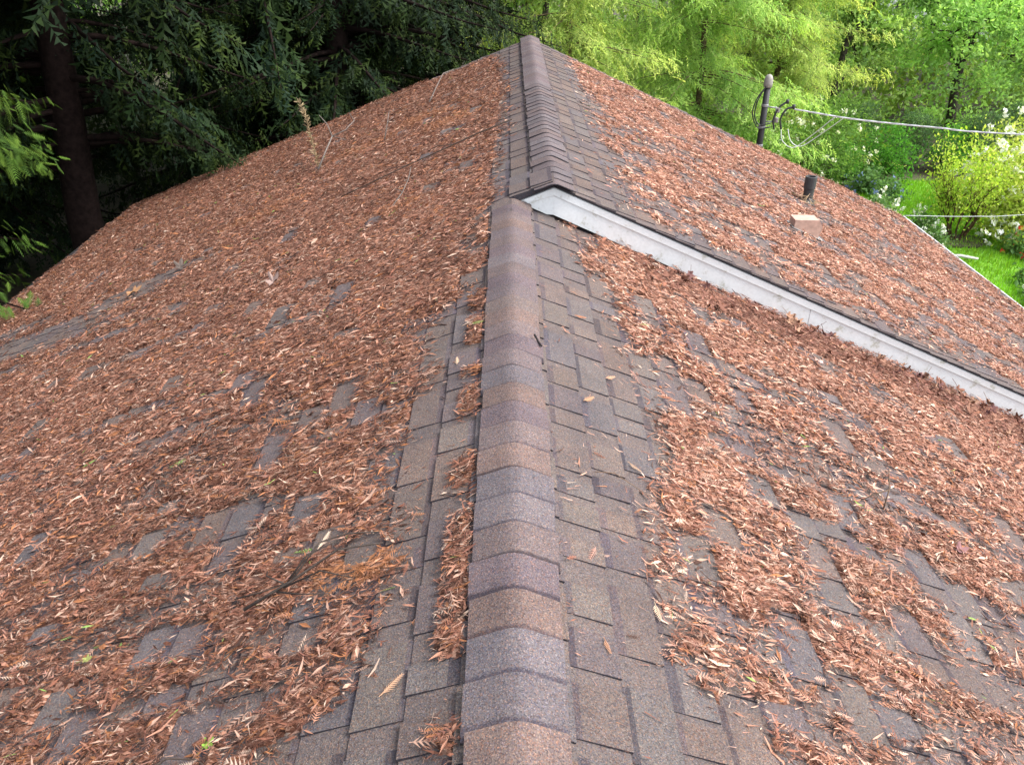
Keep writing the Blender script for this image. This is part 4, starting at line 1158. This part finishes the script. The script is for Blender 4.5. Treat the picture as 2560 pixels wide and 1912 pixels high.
# spring broadleaf trees
LG = 1.85*np.array([(.15,.24,.06),(.19,.28,.075),(.12,.20,.055),(.10,.17,.05),(.22,.30,.10)])
MG = 1.8*np.array([(.10,.18,.045),(.12,.21,.055),(.08,.14,.045),(.15,.24,.07)])
tA = broadleaf('maple_tree', 7.5, 2.9, 15000, .155, LG, (.06,.05,.04), 31, low=.04, clump=.6)
tB = broadleaf('maple_tree', 8.0, 3.1, 15000, .15, MG*1.45, (.05,.042,.035), 32, low=.04, clump=.6)
tC = broadleaf('alder_tree', 9.0, 2.6, 9000, .15, LG*np.array((1.1,1.05,1.2)), (.07,.06,.05), 33, low=.30, clump=.6)
DG = 1.5*np.array([(.05,.10,.04),(.065,.12,.05),(.04,.08,.035),(.09,.14,.06)])
dA = broadleaf('rhododendron_bush', 3.4, 1.7, 9000, .12, DG, (.05,.04,.03), 34, stems=4, low=.03, clump=.4)
g_t = 'spring-green trees behind the garden'
for i, (pr, x, y, k, lab) in enumerate([
    (tA, 10.8, 29.8, 1.0, 'light green maple right of the service mast above the dark bushes'),
    (tB, 15.2, 30.2, 1.0, 'mid green maple above the yellow-green shrub'),
    (tA, 19.2, 32.5, 1.05, 'light green maple at the right edge above the cable'),
    (tB, 9.8, 37.5, 1.15, 'mid green maple in the row behind the service mast'),
    (tA, 14.2, 39.0, 1.15, 'light green maple below the pale house'),
    (tB, 22.5, 40.5, 1.15, 'mid green maple in front of the pale house toward the right edge'),
    (tB, 27.0, 38.0, 1.1, 'mid green maple off the upper right corner'),
    (tC, 12.0, 46.0, 1.2, 'thin dark-stemmed alder high behind the maples'),
    (tC, 18.5, 48.0, 1.2, 'thin dark-stemmed alder left of the pale house'),
    (tC, 27.5, 49.5, 1.2, 'thin dark-stemmed alder right of the pale house'),
    (tC, 6.0, 44.0, 1.2, 'thin alder over the feathery conifers'),
    (tC, 23.0, 34.5, .9, 'leaning alder before the pale house'),
    (tA, 1.5, 38.5, 1.2, 'light green tree far behind the ridge end'),
    (tB, 17.5, 57.0, 1.3, 'far tree behind the pale house, left of it'),
    (tA, 33.5, 57.0, 1.3, 'far tree at the upper right corner'),
    (tB, 9.0, 56.0, 1.3, 'far tree at the top between mast and pale house'),
    (tA, 1.0, 54.0, 1.3, 'far tree at the top above the ridge end'),
    (tA, -10.5, 33.0, 1.2, 'bright tree glimpsed through gaps behind the middle of the cedar grove'),
    (tB, -17.5, 35.0, 1.3, 'bright tree glimpsed through gaps behind the red cedar trunk'),
    (tA, -25.0, 32.0, 1.3, 'bright tree glimpsed through gaps at the far left of the grove'),
    (tB, -13.5, 44.0, 1.4, 'farthest tree behind the cedar grove'),
    (tB, -5.5, 46.0, 1.3, 'far green tree behind the dark cedars')]):
    place(pr, x, y, 1.7*i, k, lab, 'tree', g_t)
g_d = 'dark evergreen bushes bordering the garden'
place(dA, 11.7, 25.2, .2, .46, 'dark evergreen bush under the middle of the service cable', 'bush', g_d)
place(dA, 13.6, 24.9, 2.1, .48, 'dark evergreen bush behind the yellow-green shrub', 'bush', g_d)
place(dA, 15.2, 26.2, 4.0, .5, 'dark evergreen bush at the right edge below the cable', 'bush', g_d)
place(dA, 10.6, 26.4, 3.1, .46, 'dark evergreen bush right of the service mast', 'bush', g_d)

# shrubs of the garden
fo = broadleaf('forsythia_shrub', 2.55, 1.0, 5200, .075, np.array([(.34,.50,.05),(.42,.56,.08),(.26,.42,.05),(.48,.56,.12)]), (.10,.06,.035), 41, stems=11, low=.30, clump=.30, vase=True)
place(fo, 10.15, 18.7, .4, .86, 'vase-shaped yellow-green shrub with dark stems on the lawn edge', 'shrub')
vr = broadleaf('variegated_shrub', 2.0, 1.15, 5200, .095, np.array([(.36,.46,.08),(.48,.54,.16),(.30,.42,.06)]), (.06,.05,.04), 42, stems=6, low=.05, clump=.34, flower=(110, .13, (.80,.82,.80)))
place(vr, 11.45, 18.7, 1.0, 1.0, 'white-blossomed pale green shrub right of the vase-shaped shrub', 'shrub')
place(vr, 12.6, 20.9, 3.0, 1.1, 'white-blossomed pale green shrub at the picture edge behind its twin', 'shrub')
vi = broadleaf('viburnum_shrub', 2.1, 1.2, 5200, .085, np.array([(.12,.24,.05),(.16,.29,.06),(.10,.20,.04)]), (.06,.05,.04), 43, stems=6, low=.05, clump=.36, flower=(60, .09, (.82,.84,.70)))
g_v = 'white-flowering shrubs beyond the far rake'
place(vi, 5.9, 20.6, .3, 1.05, 'white-flowering shrub just left of the service mast', 'shrub', g_v)
place(vi, 8.1, 22.6, 2.2, 1.0, 'white-flowering shrub just right of the service mast', 'shrub', g_v)
place(vi, 9.4, 25.0, 4.1, .95, 'white-flowering shrub below the cable loop', 'shrub', g_v)
bs = broadleaf('green_shrub', 1.45, .75, 3200, .075, np.array([(.08,.24,.03),(.10,.28,.035),(.06,.19,.03)]), (.05,.04,.03), 44, stems=5, low=.05, clump=.28)
place(bs, 10.35, 23.6, .3, 1.05, 'compact vivid green shrub at the head of the lawn', 'shrub')
place(bs, 8.9, 23.0, 1.3, .8, 'low vivid green shrub left of the compact one by the roof edge', 'shrub')
place(bs, 12.6, 24.6, 2.3, .9, 'vivid green shrub behind the yellow-green shrub', 'shrub')
pl = broadleaf('perennial_clump', .55, .42, 900, .085, np.array([(.11,.22,.07),(.15,.26,.10),(.09,.18,.06)]), (.06,.08,.03), 45, stems=5, low=.05, clump=.2, flower=(16, .07, (.30,.38,.75)))
g_p = 'flower clumps in the beds'
place(pl, 9.45, 22.3, 0, 1.2, 'clump with pale blue flowers beside the far lawn corner', 'plant', g_p)
place(pl, 9.75, 21.6, 1, 1.0, 'second blue-flowered clump nearer the eave', 'plant', g_p)
wf = broadleaf('perennial_clump', .6, .40, 800, .085, np.array([(.13,.24,.08),(.17,.28,.11)]), (.06,.08,.03), 46, stems=5, low=.05, clump=.2, flower=(26, .09, (.84,.85,.80)))
place(wf, 8.75, 19.75, 0, 1.1, 'white-flowered clump peeping over the eave corner', 'plant', g_p)
place(wf, 9.3, 18.7, 2, 1.0, 'white-flowered clump left of the vase-shaped shrub', 'plant', g_p)
place(wf, 9.95, 14.75, 3, .75, 'white-flowered clump at the right edge by the near lawn', 'plant', g_p)
place(wf, 9.35, 17.95, 4, .8, 'white-flowered clump at the foot of the vase-shaped shrub', 'plant', g_p)
rf = broadleaf('tulip_clump', .5, .3, 260, .11, np.array([(.10,.20,.06),(.13,.24,.07)]), (.08,.12,.04), 47, stems=4, low=.05, clump=.15, flower=(7, .07, (.62,.05,.03)))
yf = broadleaf('tulip_clump', .5, .3, 260, .11, np.array([(.10,.20,.06),(.13,.24,.07)]), (.08,.12,.04), 48, stems=4, low=.05, clump=.15, flower=(9, .07, (.72,.40,.03)))
place(rf, 11.0, 17.75, 0, 1.0, 'red tulip clump before the white-blossomed shrub', 'plant', g_p)
place(rf, 11.25, 17.3, 1.5, 1.0, 'red tulip clump at the right picture edge', 'plant', g_p)
place(yf, 10.35, 15.9, 0, .9, 'orange tulip clump in the near lawn', 'plant', g_p)
place(yf, 10.15, 15.3, 2, .9, 'yellow tulip clump at the right edge of the near lawn', 'plant', g_p)
place(yf, 9.0, 20.3, 4, .9, 'yellow tulip clump by the white flowers at the eave corner', 'plant', g_p)
mb = MB(); a = np.linspace(0, 6.283, 19)[:-1]
mb.prism([(10.1+.72*math.cos(q)*(1+.1*math.sin(3*q)), 18.5+.45*math.sin(q), GZ+.02) for q in a], (0, 0, .05))
tag(mb.build('garden_bed', M['bed']), kind='structure')
mb = MB(); mb.tube([(9.15,17.35,GZ+.12),(9.6,17.25,GZ+.14),(9.95,17.2,GZ+.10)], [.03,.035,.025], 7)
tag(mb.build('bed_edging', M['stone'], None, smooth=True, origin=(9.15,17.35,GZ)), 'pale curved edging at the foot of the vase-shaped shrub', 'edging')

# pale house far behind the maples
hb = np.array((25.2, 55.5, GZ)); ph_ = empty('pale_house', hb); tag(ph_, 'pale grey house glimpsed through the trees at the top right', 'house')
mb = MB(); mb.prism([hb+np.array(q) for q in ((-4,0,0),(4,0,0),(4,0,2.5),(0,0,4.5),(-4,0,2.5))], (0,7,0)); o = mb.build('wall', M['pale'], ph_, origin=hb); o.location = (0,0,0)
mb = MB(); mb.prism([hb+np.array(q) for q in ((-4.4,-.3,2.35),(0,-.3,4.56),(0,-.3,4.7),(-4.5,-.3,2.45))], (0,7.6,0)); mb.prism([hb+np.array(q) for q in ((4.4,-.3,2.35),(4.5,-.3,2.45),(0,-.3,4.7),(0,-.3,4.56))], (0,7.6,0)); o = mb.build('roof', M['slate'], ph_, origin=hb); o.location = (0,0,0)
for wx in (-2.3, 1.3):
    mb = MB(); mb.box(hb+np.array((wx,-.04,1.0)), hb+np.array((wx+1.0,.0-.005,2.1))); o = mb.build('window', M['rubber'], ph_, origin=hb); o.location = (0,0,0)
    mb = MB()
    for a_, b_ in (((wx-.07,-.07,.93),(wx,-.004,2.17)), ((wx+1,-.07,.93),(wx+1.07,-.004,2.17)), ((wx,-.07,2.1),(wx+1,-.004,2.17)), ((wx,-.07,.93),(wx+1,-.004,1.0))): mb.box(hb+np.array(a_), hb+np.array(b_))
    mb.build('frame', M['paint'], o, origin=hb).location = (0,0,0)

# low undergrowth on the forest floor, thin enough to leave soil showing
n = 52000
ux = rng.uniform(-26, 40, n); uy = rng.uniform(14, 62, n)
k_ = ~((ux > 7) & (ux < 15) & (uy < 24)) & (fbm(ux*.5, uy*.5) > .45); ux, uy = ux[k_], uy[k_]; n = len(ux)
d = unit(rng.normal(0, 1, (n, 3))+np.array((0,0,.9))); side = unit(np.cross(d, rng.normal(0, 1, (n, 3))))
L = rng.uniform(.12, .3, n)*np.where(ux > 0, 1.5, 1); pos = np.stack([ux, uy, GZ+rng.random(n)**2*np.where(ux > 2, 1.1, .5)+.05], axis=1)
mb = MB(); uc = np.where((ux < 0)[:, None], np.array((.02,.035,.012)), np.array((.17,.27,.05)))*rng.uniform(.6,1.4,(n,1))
mb.scatter(T_LEAF[0], T_LEAF[1], pos, put(pos, d, side, L, 1.0), uc)
tag(mb.build('undergrowth', M['leaf']), 'low leafy undergrowth on the ground between the trees', 'undergrowth', kind='stuff')
print('triangles', sum(sum(max(1, p.loop_total-2) for p in m.polygons) if len(m.polygons) < 5000 else len(m.polygons) for m in bpy.data.meshes))
